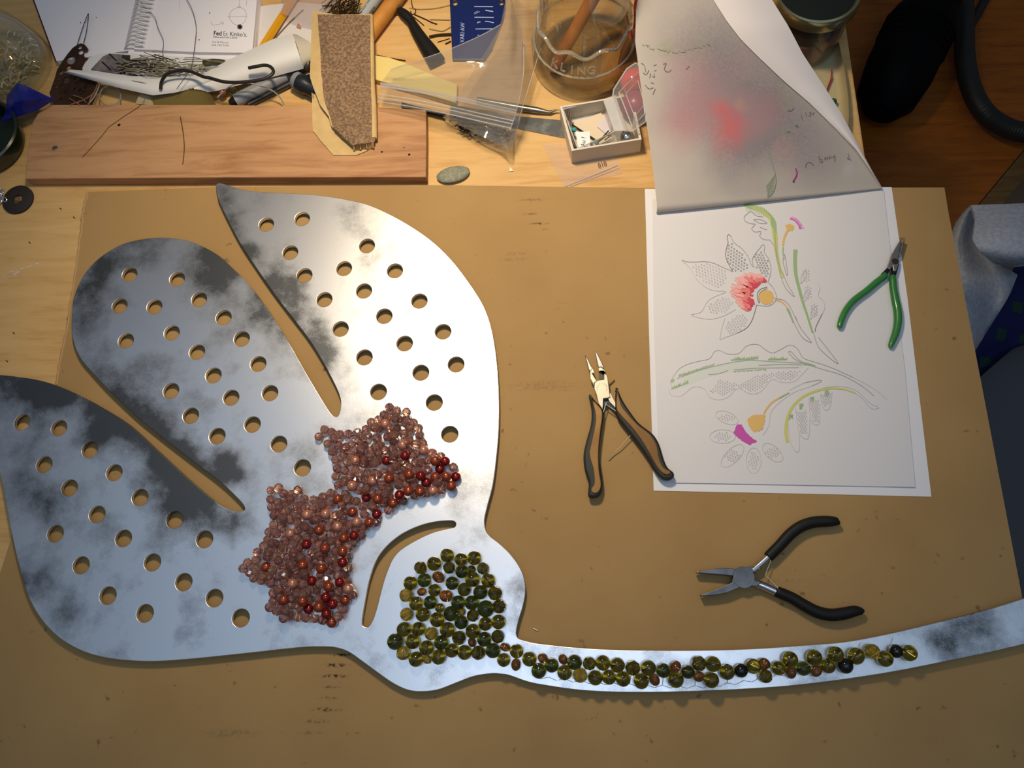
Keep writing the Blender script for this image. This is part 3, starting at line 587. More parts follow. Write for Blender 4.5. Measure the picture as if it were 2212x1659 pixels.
for pts in ([(1500, 470), (1510, 570), (1550, 620), (1590, 580), (1605, 450)], [(1390, 510), (1410, 700), (1440, 750), (1490, 735), (1490, 560)], [(1270, 600), (1295, 800), (1330, 870), (1390, 870), (1400, 700)], [(1200, 740), (1220, 900), (1270, 1000), (1305, 980), (1300, 830)], [(1200, 690), (1260, 575), (1360, 480), (1490, 425), (1620, 402), (1740, 410), (1840, 450), (1960, 560), (2030, 590), (2020, 605), (1960, 600), (1870, 500), (1780, 450)]):
    ribbon(fa, f_(pts), L1, LW)
dk.obj('pencil_outline', i_dk, draw, False); md.obj('pencil_outline', i_gr, draw, False); fa.obj('faint_pencil_outline', i_lg, draw, False)
dots, fdots = MB(), MB()
def dotgrid(mb, poly, step, rad, ang, seed):
    R = random.Random(seed); xs = [p[0] for p in poly]; ys = [p[1] for p in poly]; ca, sa = math.cos(ang), math.sin(ang); cx, cy = sum(xs) / len(xs), sum(ys) / len(ys)
    n = int(max(max(xs) - min(xs), max(ys) - min(ys)) / step) + 2
    for i in range(-n, n):
        for j in range(-n, n):
            a, b = i * step + (step / 2 if j % 2 else 0), j * step * .87; x, y = cx + a * ca - b * sa, cy + a * sa + b * ca
            if inside((x, y), poly): ribbon(mb, circ(x, y, rad, 7), L1, .0003, sub=1, closed=True)
dotgrid(dots, e([(880, 740), (920, 600), (960, 680), (1060, 750), (1130, 900), (1110, 960), (960, 960), (890, 880)]), 7.0, 1.7, .6, 1)
dotgrid(dots, e([(1190, 800), (1280, 700), (1290, 770), (1350, 850), (1360, 1000), (1330, 1040), (1210, 930)]), 6.3, 1.7, .1, 2)
dotgrid(fdots, e([(470, 890), (640, 870), (800, 900), (900, 1000), (850, 1100), (800, 1150), (640, 1110), (540, 1000)]), 7.0, 1.7, .4, 3)
dotgrid(fdots, e([(660, 1370), (760, 1270), (880, 1240), (960, 1330), (850, 1430), (700, 1450)]), 6.5, 1.8, .2, 4)
dotgrid(fdots, e([(860, 1600), (920, 1500), (1040, 1430), (1130, 1510), (1050, 1610), (930, 1680)]), 6.5, 1.8, .9, 5)
dotgrid(fdots, f_([(480, 450), (560, 340), (740, 380), (900, 300), (1100, 270), (1330, 250), (1250, 340), (1130, 340), (1040, 310), (950, 430), (850, 450), (740, 400), (600, 490)]), 5.8, 1.5, -.5, 6)
for cx, cy, rx, ry in ((640, 690, 70, 34), (600, 862, 80, 40), (690, 1040, 70, 60), (885, 1085, 46, 85), (1060, 1010, 70, 50)): dotgrid(fdots, f_(circ(cx, cy, rx, 12, ry)), 6.0, 1.5, .3, int(cx))
dotgrid(fdots, f_([(1500, 470), (1530, 590), (1580, 570), (1600, 460)]), 5.0, 1.4, 0, 8); dotgrid(fdots, f_([(1390, 520), (1430, 730), (1480, 720), (1480, 530)]), 5.0, 1.4, 0, 9); dotgrid(fdots, f_([(1280, 640), (1320, 840), (1380, 840), (1370, 620)]), 5.0, 1.4, 0, 10)
for cx, cy in ((1770, 1010), (1790, 1200), (1860, 1400)): dotgrid(fdots, e(circ(cx, cy, 55, 12, 90)), 6.2, 1.6, .5, int(cy))
dots.obj('dotted_petal_marks', i_dk, draw, False)['kind'] = 'stuff'; fdots.obj('faint_dotted_marks', i_lg, draw, False)['kind'] = 'stuff'
R3 = random.Random(5)
inner = cr(e([(1325, 1085), (1270, 1105), (1220, 1150), (1190, 1200), (1178, 1250), (1190, 1320), (1165, 1370), (1130, 1410)]), 5)
outer = cr(e([(1230, 985), (1150, 975), (1050, 990), (970, 1060), (920, 1180), (950, 1260), (1000, 1330), (1060, 1390)]), 5)
reds, pinks, lights = MB(), MB(), MB()
for k in range(330):
    t = R3.random(); q = t * (len(inner) - 1); i = int(q); a = inner[i]; b = outer[min(i + R3.randint(-2, 2) if 2 < i < len(outer) - 3 else i, len(outer) - 1)]
    s0 = R3.uniform(0, .65); s1 = min(s0 + R3.uniform(.22, .5), 1.03)
    p = lambda s, j=0: (a[0] + (b[0] - a[0]) * s + R3.uniform(-1.5, 1.5), a[1] + (b[1] - a[1]) * s + R3.uniform(-1.5, 1.5))
    tgt = reds if s0 < .16 else (pinks if s0 < .42 else lights)
    ribbon(tgt, [p(s0), p((s0 + s1) / 2), p(s1)], L1 + .00002 * (k % 7), .0022, .0007, 3)
lights.obj('pale_red_pencil', ink('pencil_rose', 244, 184, 178), draw, False); pinks.obj('coral_pencil', ink('pencil_coral', 238, 140, 136), draw, False); reds.obj('red_pencil', ink('pencil_red', 216, 86, 100), draw, False)
yl = MB()
def scribble(mb, poly, step, ang, wd, seed, zz=0):
    R = random.Random(seed); ca, sa = math.cos(ang), math.sin(ang); cx = sum(p[0] for p in poly) / len(poly); cy = sum(p[1] for p in poly) / len(poly); rot = [((x - cx) * ca + (y - cy) * sa, -(x - cx) * sa + (y - cy) * ca) for x, y in poly]
    y = min(p[1] for p in rot)
    while y < max(p[1] for p in rot):
        xs = [x for x in [min(p[0] for p in rot) + k for k in range(int(max(p[0] for p in rot) - min(p[0] for p in rot)) + 1)] if inside((x, y), rot)]
        if len(xs) > 1:
            a, b = min(xs) + R.uniform(-1.2, 1.2), max(xs) + R.uniform(-1.2, 1.2); ribbon(mb, [(cx + a * ca - y * sa, cy + a * sa + y * ca), (cx + b * ca - y * sa, cy + b * sa + y * ca)], L1 + zz, wd, sub=1)
        y += step
scribble(yl, e(circ(1325, 1255, 84, 16)), 1.7, 1.2, .0011, 1); scribble(yl, f_([(825, 700), (870, 668), (990, 655), (985, 730), (960, 805), (890, 822), (845, 770)]), 1.7, 1.3, .0011, 2); scribble(yl, e([(1535, 450), (1590, 430), (1640, 465), (1625, 510), (1560, 515)]), 1.7, .4, .001, 3)
ribbon(yl, f_([(980, 650), (1010, 600), (1060, 545), (1120, 510)]), L1, .0016, .0012); ribbon(yl, e([(1560, 510), (1525, 590), (1510, 680)]), L1, .002, .0016); ribbon(yl, e([(1420, 1280), (1500, 1310), (1560, 1370)]), L1, .0014, .0009)
yl.obj('ochre_pencil', ink('pencil_ochre', 226, 186, 116), draw, False)
gy, gn, mg, mgl = MB(), MB(), MB(), MB()
ribbon(gy, e([(1110, 235), (1200, 258), (1290, 300), (1370, 370), (1405, 460), (1425, 600)]), L1, .0028, .0045); ribbon(gy, e([(1425, 600), (1440, 760), (1470, 900), (1510, 1040)]), L1, .0038, .0016)
ribbon(gy, f_([(1195, 915), (1180, 800), (1200, 680), (1250, 580), (1350, 490), (1480, 440), (1600, 420), (1720, 430), (1820, 465)]), L1, .0026, .0012)
gy.obj('yellow_green_pencil', ink('pencil_lime', 208, 206, 120), draw, False)
for k in range(26):
    t = k / 25; x, y = 1050 + 330 * min(t * 1.6, 1), 170 + 95 * min(t * 1.6, 1) + 300 * max(0, t - .45)
    ribbon(gn, e([(x - 5, y + 8), (x + 40, y + 70), (x + 55, y + 120)]), L1 + .00004, .0007, .0004, 2)
ribbon(gn, e([(1000, 160), (1060, 190), (1120, 240), (1160, 255)]), L1, .0022, .0014); ribbon(gn, e([(1410, 470), (1425, 620), (1448, 800), (1490, 980)]), L1 + .00003, .0012, .0007)
ribbon(gn, e([(1650, 720), (1645, 850), (1655, 1000), (1690, 1150), (1730, 1300), (1780, 1450), (1842, 1650)]), L1, .0034, .0016); ribbon(gn, e([(1515, 690), (1510, 760), (1525, 830)]), L1, .0012, .0006)
ribbon(gn, e([(1555, 1380), (1590, 1450), (1625, 1540)]), L1, .0018, .001); ribbon(gn, f_([(1120, 510), (1170, 482), (1212, 460)]), L1, .0013, .0008); ribbon(gn, f_([(1340, 190), (1400, 200), (1450, 215)]), L1, .0024, .001)
for x0, x1, y0, y1, n, hh in ((680, 930, 165, 150, 34, -26), (1020, 1190, 160, 158, 26, -24), (200, 300, 310, 280, 18, -18), (300, 520, 275, 205, 26, -18), (120, 160, 350, 330, 6, 24), (130, 290, 430, 370, 24, -26), (700, 1000, 262, 240, 34, 12)):
    for k in range(n):
        t = k / n; x = x0 + (x1 - x0) * t; y = y0 + (y1 - y0) * t; ribbon(gn, f_([(x, y), (x + R3.uniform(-4, 12), y + hh * R3.uniform(.4, 1.3))]), L1, .0007, .0004, 1)
for x, y in ((1225, 660), (1320, 560), (1420, 500), (1555, 440)):
    for k in range(6): ribbon(gn, f_([(x + 6 * k - 12, y), (x + 6 * k - 14 + R3.uniform(-4, 4), y + R3.uniform(25, 60))]), L1 + .00004, .0006, .0004, 1)
gn.obj('green_pencil', ink('pencil_green', 160, 188, 140), draw, False)
scribble(mg, f_([(725, 760), (770, 752), (800, 810), (850, 865), (912, 908), (850, 940), (790, 905), (700, 835)]), 1.5, .5, .0013, 6)
ribbon(mg, e([(1590, 370), (1640, 385), (1690, 440), (1708, 490)]), L1, .0022, .002)
for k in range(14):
    t = k / 13; x, y = 1595 + 115 * t, 372 + 110 * t * t; ribbon(mgl, e([(x, y), (x + 18 + 20 * t, y - 22 + 20 * t)]), L1, .001, .0006, 1)
mg.obj('magenta_pencil', ink('pencil_magenta', 204, 92, 176), draw, False); mgl.obj('pale_pink_pencil', ink('pencil_pink', 240, 160, 216), draw, False)
# pale wash seen inside the big leaf
RZ[0] = -1; ws = MB(); ribbon(ws, f_([(140, 390), (300, 320), (520, 250), (800, 205), (1100, 200), (1340, 200)]), VZ + .00006, .012, .006)
ws.obj('pale_green_wash', ink('pencil_wash', 214, 218, 210), draw, False)

for c_ in draw.children:
    if c_.name.split('.')[0] != 'vellum': c_['kind'] = 'stuff'

# ------------------------------------------------------------------ tracing sheet folded up over the clutter
Lp = [(1419, 441, .0135), (1411, 370, .020), (1400, 290, .031), (1385, 190, .048), (1372, 90, .064), (1374, 20, .072), (1395, -80, .085)]
Rp = [(1905, 404, .0075), (1887, 374, .012), (1848, 302, .022), (1817, 244, .031), (1776, 180, .044), (1734, 116, .060), (1704, 58, .074), (1668, 0, .084), (1622, -80, .096)]
ORG = W(1640, 250, .0)
def vellum_mat():
    m, t, p = newmat('vellum_folded'); p.inputs['Roughness'].default_value = .6
    tc = N(t, 'ShaderNodeTexCoord'); src = tc.outputs['Object']
    nn = N(t, 'ShaderNodeTexNoise', i_Scale=420, i_Detail=4); t.links.new(src, nn.inputs['Vector'])
    ns = N(t, 'ShaderNodeTexNoise', i_Scale=30, i_Detail=3); t.links.new(src, ns.inputs['Vector'])
    sb = N(t, 'ShaderNodeVectorMath', operation='SUBTRACT'); sb.inputs[1].default_value = (.5, .5, .5); t.links.new(ns.outputs['Color'], sb.inputs[0])
    sc = N(t, 'ShaderNodeVectorMath', operation='SCALE'); sc.inputs['Scale'].default_value = .022; t.links.new(sb.outputs[0], sc.inputs[0])
    ad = N(t, 'ShaderNodeVectorMath', operation='ADD'); t.links.new(src, ad.inputs[0]); t.links.new(sc.outputs[0], ad.inputs[1])
    col = None; base = lin(196, 187, 177)
    def layer(lst, c, grain=.0):
        nonlocal col
        v = blobs(t, ad.outputs[0], [(W(x, y, z), pxr(x, y, r, z), wt) for x, y, z, r, wt in lst], ORG)
        if grain:
            g = N(t, 'ShaderNodeMapRange', clamp=False); g.inputs[1].default_value = .3; g.inputs[2].default_value = .7; g.inputs[3].default_value = 1 - grain; g.inputs[4].default_value = 1 + grain; t.links.new(nn.outputs['Fac'], g.inputs[0])
            mu = N(t, 'ShaderNodeMath', operation='MULTIPLY'); t.links.new(v, mu.inputs[0]); t.links.new(g.outputs[0], mu.inputs[1]); v = mu.outputs[0]
        cl = N(t, 'ShaderNodeMath', operation='MINIMUM', use_clamp=True); cl.inputs[1].default_value = 1; t.links.new(v, cl.inputs[0])
        mx = N(t, 'ShaderNodeMixRGB'); t.links.new(cl.outputs[0], mx.inputs[0]); mx.inputs[2].default_value = c
        if col is None: mx.inputs[1].default_value = base
        else: t.links.new(col, mx.inputs[1])
        col = mx.outputs[0]
    layer([(1560, 150, .058, 190, .6), (1600, 250, .042, 190, .6), (1690, 260, .038, 150, .6), (1760, 330, .024, 120, .5), (1500, 60, .075, 160, .5), (1600, 330, .03, 120, .5), (1490, 240, .04, 110, .3)], lin(146, 136, 140), .16)
    layer([(1480, 160, .05, 90, .3), (1470, 270, .035, 90, .5), (1530, 230, .04, 120, .45), (1640, 240, .038, 80, .45), (1690, 330, .022, 50, .35), (1600, 130, .055, 60, .25)], lin(196, 140, 144), .14)
    layer([(1556, 232, .044, 36, .4), (1570, 258, .040, 46, .42), (1592, 282, .038, 52, .55), (1572, 306, .034, 48, .4)], lin(226, 92, 94), .15)
    layer([(1600, 232, .038, 26, .8), (1702, 376, .014, 22, .5)], lin(214, 172, 118), .1)
    layer([(1718, 382, .012, 24, .7)], lin(226, 140, 188), .2)
    layer([(1440, 108, .062, 40, .4), (1510, 98, .062, 45, .35), (1690, 205, .040, 40, .3), (1698, 285, .03, 36, .35)], lin(150, 158, 112), .5)
    layer([(1832, 372, .012, 26, .6)], lin(206, 198, 196))
    t.links.new(col, p.inputs['Base Color'])
    tl = N(t, 'ShaderNodeBsdfTranslucent'); t.links.new(col, tl.inputs[0])
    mx = N(t, 'ShaderNodeMixShader'); mx.inputs[0].default_value = .16; t.links.new(p.outputs[0], mx.inputs[1]); t.links.new(tl.outputs[0], mx.inputs[2]); t.links.new(mx.outputs[0], t.nodes['Material Output'].inputs[0])
    return m
m_vfold = vellum_mat()
fold = thing('folded_tracing_sheet', 'larger tracing sheet folded back over the clutter with a red smudge showing through', 'tracing paper', ORG)
def bulge_(u, v): return .006 * math.sin(PI * u) * (1 - v * .4) * min(1, v * 6 + .15) + .0012 * math.sin(9 * u + 2) * v
LA, RA = resample(Lp, 81), resample(Rp, 81)
def fold_pt(u, v):
    q = v * 80; i = min(int(q), 79); t = q - i
    a = [LA[i][k] + (LA[i + 1][k] - LA[i][k]) * t for k in range(3)]; b = [RA[i][k] + (RA[i + 1][k] - RA[i][k]) * t for k in range(3)]
    p = [a[k] + (b[k] - a[k]) * u for k in range(3)]; p[2] += bulge_(u, v); return p
nu, nv, ns_ = 36, 40, 11; top = []
for j in range(ns_ + nv + 1):                            # the near edge curls under first, then the sheet climbs away
    for i in range(nu + 1):
        u = i / nu
        if j >= ns_: top.append(W(*fold_pt(u, (j - ns_) / nv)))
        else:
            r = .0040 * (1 - u) + .0012; c = W(*fold_pt(u, 0)) + Vector((0, 0, -r)); a = PI / 2 + PI * 1.25 * (ns_ - j) / ns_
            top.append(c + Vector((0, r * math.cos(a), r * math.sin(a))))
nr = ns_ + nv
fs = [(j * (nu + 1) + i, j * (nu + 1) + i + 1, (j + 1) * (nu + 1) + i + 1, (j + 1) * (nu + 1) + i) for j in range(nr) for i in range(nu)]
obj('sheet', top, fs, m_vfold, fold)
def zfold(x, y):
    lo, hi = 0.0, 1.0
    for _ in range(26):
        v = (lo + hi) / 2; a = fold_pt(0, v); b = fold_pt(1, v); u = min(max((x - a[0]) / (b[0] - a[0]), 0), 1)
        if a[1] + (b[1] - a[1]) * u > y: lo = v
        else: hi = v
    return fold_pt(u, v)[2] + .0007
m_flap = M('vellum_flap', lin(232, 224, 222), .6, spec=.3)
Fr = [(1903, 402, .0085), (1848, 324, .0235), (1804, 277, .031), (1748, 222, .041), (1693, 175, .052), (1637, 122, .063), (1601, 86, .071), (1571, 47, .077), (1543, 3, .083), (1500, -80, .094)]
ra, fa_ = resample(Rp, 41), resample(Fr, 41)
fa_ = resample(list(reversed(fa_)), 41)[::-1]; ra = ra; top = []
for j in range(41):
    for i in range(13):
        u = i / 12; x = ra[j][0] + (fa_[j][0] - ra[j][0]) * u; y = ra[j][1] + (fa_[j][1] - ra[j][1]) * u
        top.append(W(x, y, zfold(x, y) + .0004 + .0028 * math.sin(PI * (.12 + .86 * u) ** 1.0)))
vs, fs = top, [(j * 13 + i, j * 13 + i + 1, (j + 1) * 13 + i + 1, (j + 1) * 13 + i) for j in range(40) for i in range(12)]
obj('turned_over_flap', vs, fs, m_flap, fold)['label'] = 'whiter turned-over flap'
# pencil marks and leaf drawn on the folded sheet
def fmark(mb, px, r0, sub=4):
    P = cr(px, sub) if len(px) > 2 else px; mb.add(*tube([W(x, y, zfold(x, y)) for x, y in P], r0, 4, .25))
mk = MB(); zf = lambda pts: Z(1480, 230, 5.027, pts); ze = lambda pts: Z(1360, 0, 3.607, pts)
for pts in (zf([(1305, 660), (1320, 615), (1360, 605), (1395, 640)]), zf([(1450, 530), (1460, 590), (1490, 605), (1485, 575), (1460, 570)]), zf([(1515, 580), (1520, 545), (1535, 570), (1550, 540)]), zf([(1560, 570), (1575, 540), (1590, 560)]), zf([(1600, 555), (1625, 530), (1625, 600)]), zf([(1770, 510), (1780, 550), (1760, 560), (1800, 580)]), zf([(1260, 90), (1275, 150)]), zf([(1310, 60), (1315, 110)]), zf([(1345, 70), (1365, 60), (1360, 100), (1340, 95)]), zf([(1380, 90), (1400, 60)]), zf([(1110, 40), (1150, 45), (1180, 10)]), zf([(1190, 200), (1230, 225), (1210, 190)]), zf([(1100, 280), (1140, 265)]),
            ze([(90, 490), (115, 510), (125, 560)]), ze([(150, 545), (130, 580), (105, 565)]), ze([(185, 510), (210, 500)]), ze([(190, 550), (210, 545)]), ze([(155, 605), (165, 570)]), ze([(175, 590), (195, 600), (190, 570)]), ze([(260, 500), (285, 490), (270, 540), (300, 560), (325, 540)]), ze([(440, 540), (465, 510)]), ze([(120, 660), (150, 690), (185, 680)]), ze([(180, 735), (200, 690)]), ze([(165, 640), (190, 650)])):
    fmark(mk, pts, .00022, 3)
mk.obj('pencil_scribble', M('pencil_marks', lin(120, 112, 110), .8), fold, False)
gl_ = MB()
fmark(gl_, zf([(880, 350), (900, 450), (940, 600), (975, 720), (985, 820), (960, 920), (900, 985)]), .00028)
for k in range(9): fmark(gl_, zf([(975 - k * 3, 740 + k * 28), (930 - k * 4, 800 + k * 22), (880 + k * 2, 860 + k * 16)]), .00018, 3)
for k in range(22):
    x = 90 + 24 * k + R3.uniform(-8, 8); yy = 345 + 55 * math.sin(k / 21 * PI) + R3.uniform(-9, 9); fmark(gl_, ze([(x, yy), (x + R3.uniform(10, 40), yy + R3.uniform(-8, 14))]), .00018, 2)
gl_.obj('green_leaf_strokes', ink('pencil_leaf', 138, 158, 124), fold, False)
pk = MB(); fmark(pk, zf([(1200, 670), (1215, 720), (1200, 770), (1170, 815), (1190, 810)]), .0005); pk.obj('magenta_stroke', ink('pencil_plum', 148, 66, 122), fold, False)

for c_ in fold.children:
    if any(k in c_.name for k in ('scribble', 'strokes')): c_['kind'] = 'stuff'

# ------------------------------------------------------------------ pliers
m_black = M('black_rubber', lin(20, 20, 19), .55, spec=.35)
m_dsteel = M('dark_tool_steel', (.20, .20, .205, 1), .38, .85, col2=(.13, .13, .135, 1), nscale=80)
m_bsteel = M('bright_tool_steel', (.62, .62, .62, 1), .22, 1)
m_green = M('green_dip_grip', lin(48, 124, 56), .32, coat=.3)
def grip(px, z, r0): return tube([W(x, y, z) for x, y, _ in cr(px, 5)], [r * r0 for _, _, r in cr(px, 5)], 14)
GZ = VZ + .0034
gp = thing('needle_nose_pliers', 'small green handled needle nose pliers lying on the tracing sheet', 'pliers', W(1900, 630, VZ))
zg = lambda pts: Z(1780, 500, 6.143, pts)
s_ = 1 / 6.143 / 2650
obj('handle', *grip(zg([(775, 575, 38), (800, 592, 47), (690, 680, 48), (560, 790, 47), (400, 910, 46), (300, 1030, 45), (240, 1150, 44), (210, 1250, 40), (205, 1285, 22)]), GZ, s_), m_green, gp)
obj('handle', *grip(zg([(915, 590, 40), (911, 625, 49), (920, 750, 50), (945, 900, 54), (975, 1050, 56), (980, 1200, 55), (950, 1350, 50), (895, 1490, 40), (880, 1545, 24)]), GZ, s_), m_green, gp)
flat('shank', zg([(760, 560), (840, 480), (880, 400), (930, 420), (900, 490), (830, 585)]), GZ - .0016, GZ + .0016, M('blackened_steel', lin(40, 38, 36), .4, .6), gp, bevel=.0004)
flat('shank', zg([(880, 600), (905, 500), (930, 420), (1000, 430), (975, 520), (950, 605)]), GZ - .0016, GZ + .0016, bpy.data.materials['blackened_steel'], gp, bevel=.0004)
m_gun = M('gunmetal', (.30, .29, .285, 1), .34, .8)
flat('jaw', zg([(1025, 92), (1035, 95), (1015, 200), (1000, 290), (985, 340), (1000, 380), (990, 450), (960, 525), (925, 525), (912, 465), (880, 505), (840, 480), (870, 400), (900, 305), (960, 200)]), GZ - .0018, GZ + .0020, m_gun, gp, bevel=.0006)
flat('jaw', zg([(1068, 103), (1078, 106), (1050, 210), (1015, 330), (985, 345), (1005, 270), (1030, 190)]), GZ - .0018, GZ + .0019, m_gun, gp, bevel=.0005)
obj('pivot', *lathe([(0, .0002), (.0026, .0002), (.0028, 0), (.0028, -.001)], 20, W(1933.8, 564.5, GZ + .0020)), M('rusty_pivot', lin(74, 52, 40), .5, .6), gp)

kp = thing('flat_nose_pliers', 'black handled flat nose pliers lying open on the bare cardboard', 'pliers', W(1690, 1230, CZ))
zk = lambda pts: Z(1480, 1090, 5.395, pts); KZ = CZ + .0062; sk = 1 / 5.395 / 2600
obj('handle', *grip(zk([(965, 615, 45), (980, 600, 58), (1100, 480, 60), (1220, 350, 62), (1350, 255, 63), (1500, 205, 63), (1650, 195, 62), (1740, 195, 52), (1785, 200, 36), (1800, 195, 12)]), KZ, sk), m_black, kp)
obj('handle', *grip(zk([(1070, 1010, 46), (1085, 1020, 60), (1250, 1090, 62), (1400, 1180, 64), (1550, 1255, 66), (1700, 1285, 66), (1850, 1270, 64), (1980, 1240, 56), (2060, 1245, 36), (2085, 1255, 12)]), KZ, sk), m_black, kp)
obj('shank', *grip(zk([(790, 770, 42), (870, 700, 38), (980, 600, 36)]), KZ, sk), m_bsteel, kp)
obj('shank', *grip(zk([(770, 900, 40), (880, 935, 44), (1085, 1025, 46)]), KZ, sk), m_bsteel, kp)
flat('jaw', zk([(132, 795), (150, 775), (330, 748), (460, 736), (600, 750), (612, 775), (700, 730), (780, 720), (900, 730), (880, 750), (790, 795), (805, 850), (760, 900), (640, 900), (555, 830), (400, 815)]), KZ - .004, KZ + .0026, m_dsteel, kp, bevel=.0005)
flat('jaw', zk([(183, 1050), (350, 990), (545, 910), (560, 840), (600, 785), (690, 745), (770, 775), (802, 850), (770, 905), (860, 890), (900, 910), (840, 950), (770, 950), (740, 925), (640, 965), (480, 1032), (350, 1055), (190, 1068)]), KZ - .004, KZ + .0032, m_dsteel, kp, bevel=.0005)
obj('pivot', *lathe([(0, .0001), (.0080, .0001), (.0082, -.0001), (.0082, -.001)], 28, W(1480 + 685 / 5.395, 1090 + 848 / 5.395, KZ + .0033)), m_dsteel, kp, False)
obj('spring', *wire(zk([(1000, 645), (935, 812), (940, 830), (1080, 968)]), KZ + .001, .0004, 6, 1), M('brass_spring', (.72, .58, .34, 1), .25, 1), kp)

bp_ = thing('side_cutter_pliers', 'black and bronze handled long nose pliers, right handle resting on the paper edge', 'pliers', W(1330, 900, CZ))
zb = lambda pts: Z(1220, 740, 4.738, pts); BZ = CZ + .0062
m_bron = M('bronze_grip', lin(140, 104, 52), .42, .35, col2=lin(124, 88, 42), nscale=40)
m_dgreen = M('black_green_grip', lin(24, 28, 24), .5)
HL = [(248, 548), (262, 528), (310, 590), (392, 690), (397, 750), (370, 950), (352, 1150), (372, 1300), (388, 1470), (355, 1560), (285, 1582), (240, 1560), (245, 1430), (205, 1300), (192, 1150), (222, 1000), (268, 830), (274, 680)]
HR_ = [(523, 480), (540, 468), (590, 580), (660, 690), (760, 820), (900, 930), (970, 1040), (1012, 1180), (1055, 1275), (1112, 1325), (1117, 1372), (1060, 1402), (985, 1382), (925, 1310), (845, 1170), (725, 1000), (615, 860), (525, 720)]
BL_ = [(285, 600), (340, 640), (386, 720), (366, 900), (346, 1100), (350, 1300), (372, 1450), (345, 1528), (292, 1540), (270, 1500), (302, 1440), (292, 1300), (252, 1150), (270, 1030), (312, 830), (312, 720)]
BR_ = [(540, 500), (580, 640), (640, 722), (740, 832), (868, 935), (938, 1042), (968, 1180), (1010, 1275), (1080, 1318), (1065, 1350), (1010, 1340), (945, 1270), (870, 1140), (780, 990), (670, 850), (570, 740), (530, 670)]
for H_, I_ in ((HL, BL_), (HR_, BR_)):
    h = flat('handle', cr(zb(H_), 4, True), BZ - .0035, BZ + .0035, m_dgreen, bp_, bevel=.0018, smooth=False)
    flat('bronze_inlay', cr(zb(I_), 4, True), BZ + .0025, BZ + .0046, m_bron, h, bevel=.0006)
m_cream = M('plated_steel', (.60, .54, .41, 1), .40, .45)
m_jaw = M('jaw_steel', (.34, .33, .31, 1), .3, .95)
flat('head', zb([(305, 412), (330, 392), (350, 384), (402, 378), (402, 292), (345, 292), (345, 255), (372, 250), (402, 275), (430, 330), (442, 375), (455, 480), (466, 556), (440, 566), (395, 572), (393, 640), (388, 685), (345, 625), (322, 525), (300, 470)]), BZ - .001, BZ + .003, m_cream, bp_, bevel=.0005)
flat('head', zb([(258, 300), (285, 258), (302, 300), (300, 312), (278, 312), (328, 395), (300, 412), (300, 440), (262, 370)]), BZ - .002, BZ + .0022, m_cream, bp_, bevel=.0004)
flat('jaw', zb([(206, 125), (214, 122), (270, 240), (285, 262), (262, 300), (245, 275)]), BZ - .001, BZ + .0020, m_jaw, bp_, bevel=.0005)
flat('jaw', zb([(310, 95), (322, 88), (390, 225), (402, 272), (372, 250), (345, 256), (326, 180)]), BZ - .001, BZ + .0022, m_jaw, bp_, bevel=.0005)
flat('jaw_gap', zb([(350, 295), (400, 295), (400, 378), (352, 384)]), BZ - .002, BZ + .0004, M('jaw_dark', lin(66, 58, 48), .4, .6), bp_)
flat('shank', zb([(440, 566), (470, 508), (490, 560), (525, 620), (520, 670), (460, 610)]), BZ - .002, BZ + .0016, m_cream, bp_, bevel=.0004)
flat('shank', zb([(330, 620), (345, 600), (420, 560), (525, 680), (520, 710), (440, 630), (395, 660), (388, 700)]), BZ - .003, BZ - .0005, M('shank_black', lin(28, 26, 22), .4), bp_)
obj('spring', *wire(zb([(425, 612), (395, 715)]), BZ + .002, .0005, 6, 1), m_bsteel, bp_); obj('spring', *wire(zb([(425, 635), (520, 700)]), BZ + .002, .0005, 6, 1), m_bsteel, bp_)
m_ink = M('grey_engraving', lin(120, 104, 80), .6)
for i, ch in enumerate('CRAFTSMAN'):
    a = math.radians(196 - i * 26.5); cx, cy = 1220 + 382 / 4.738, 740 + 470 / 4.738
    text('engraved_letter', ch, cx + 9.5 * math.cos(a), cy - 9.5 * math.sin(a), BZ + .00305, 2.6, math.degrees(a) - 90, m_ink, bp_, align='CENTER')
bw = [(p[0], p[1], z) for p, z in zip(zb([(712, 912), (640, 985), (560, 1075), (500, 1135), (450, 1205)]), (.0085, .0085, .0075, .006, .0042))]
tag(obj('brass_wire', *wire(bw, 0, .00045, 6, 3), M('brass', (.66, .48, .24, 1), .3, 1)), 'short thin brass wire leaning inward from the bronze plier handle', 'wire')
tag(obj('wire_offcut', *wire(zb([(455, 432), (485, 405), (510, 382)]), .0046, .0005, 6, 2), M('dull_wire', lin(96, 70, 44), .4, .8)), 'short dull wire offcut beside the head of the bronze pliers', 'wire')
tag(obj('wire_clipping', *wire([(1152, 1357), (1162, 1362)], CZ + .0006, .0006, 6, 1), M('clipping_brass', (.60, .42, .26, 1), .3, 1)), 'tiny brass wire clipping on the cardboard beside the steel calyx', 'wire')
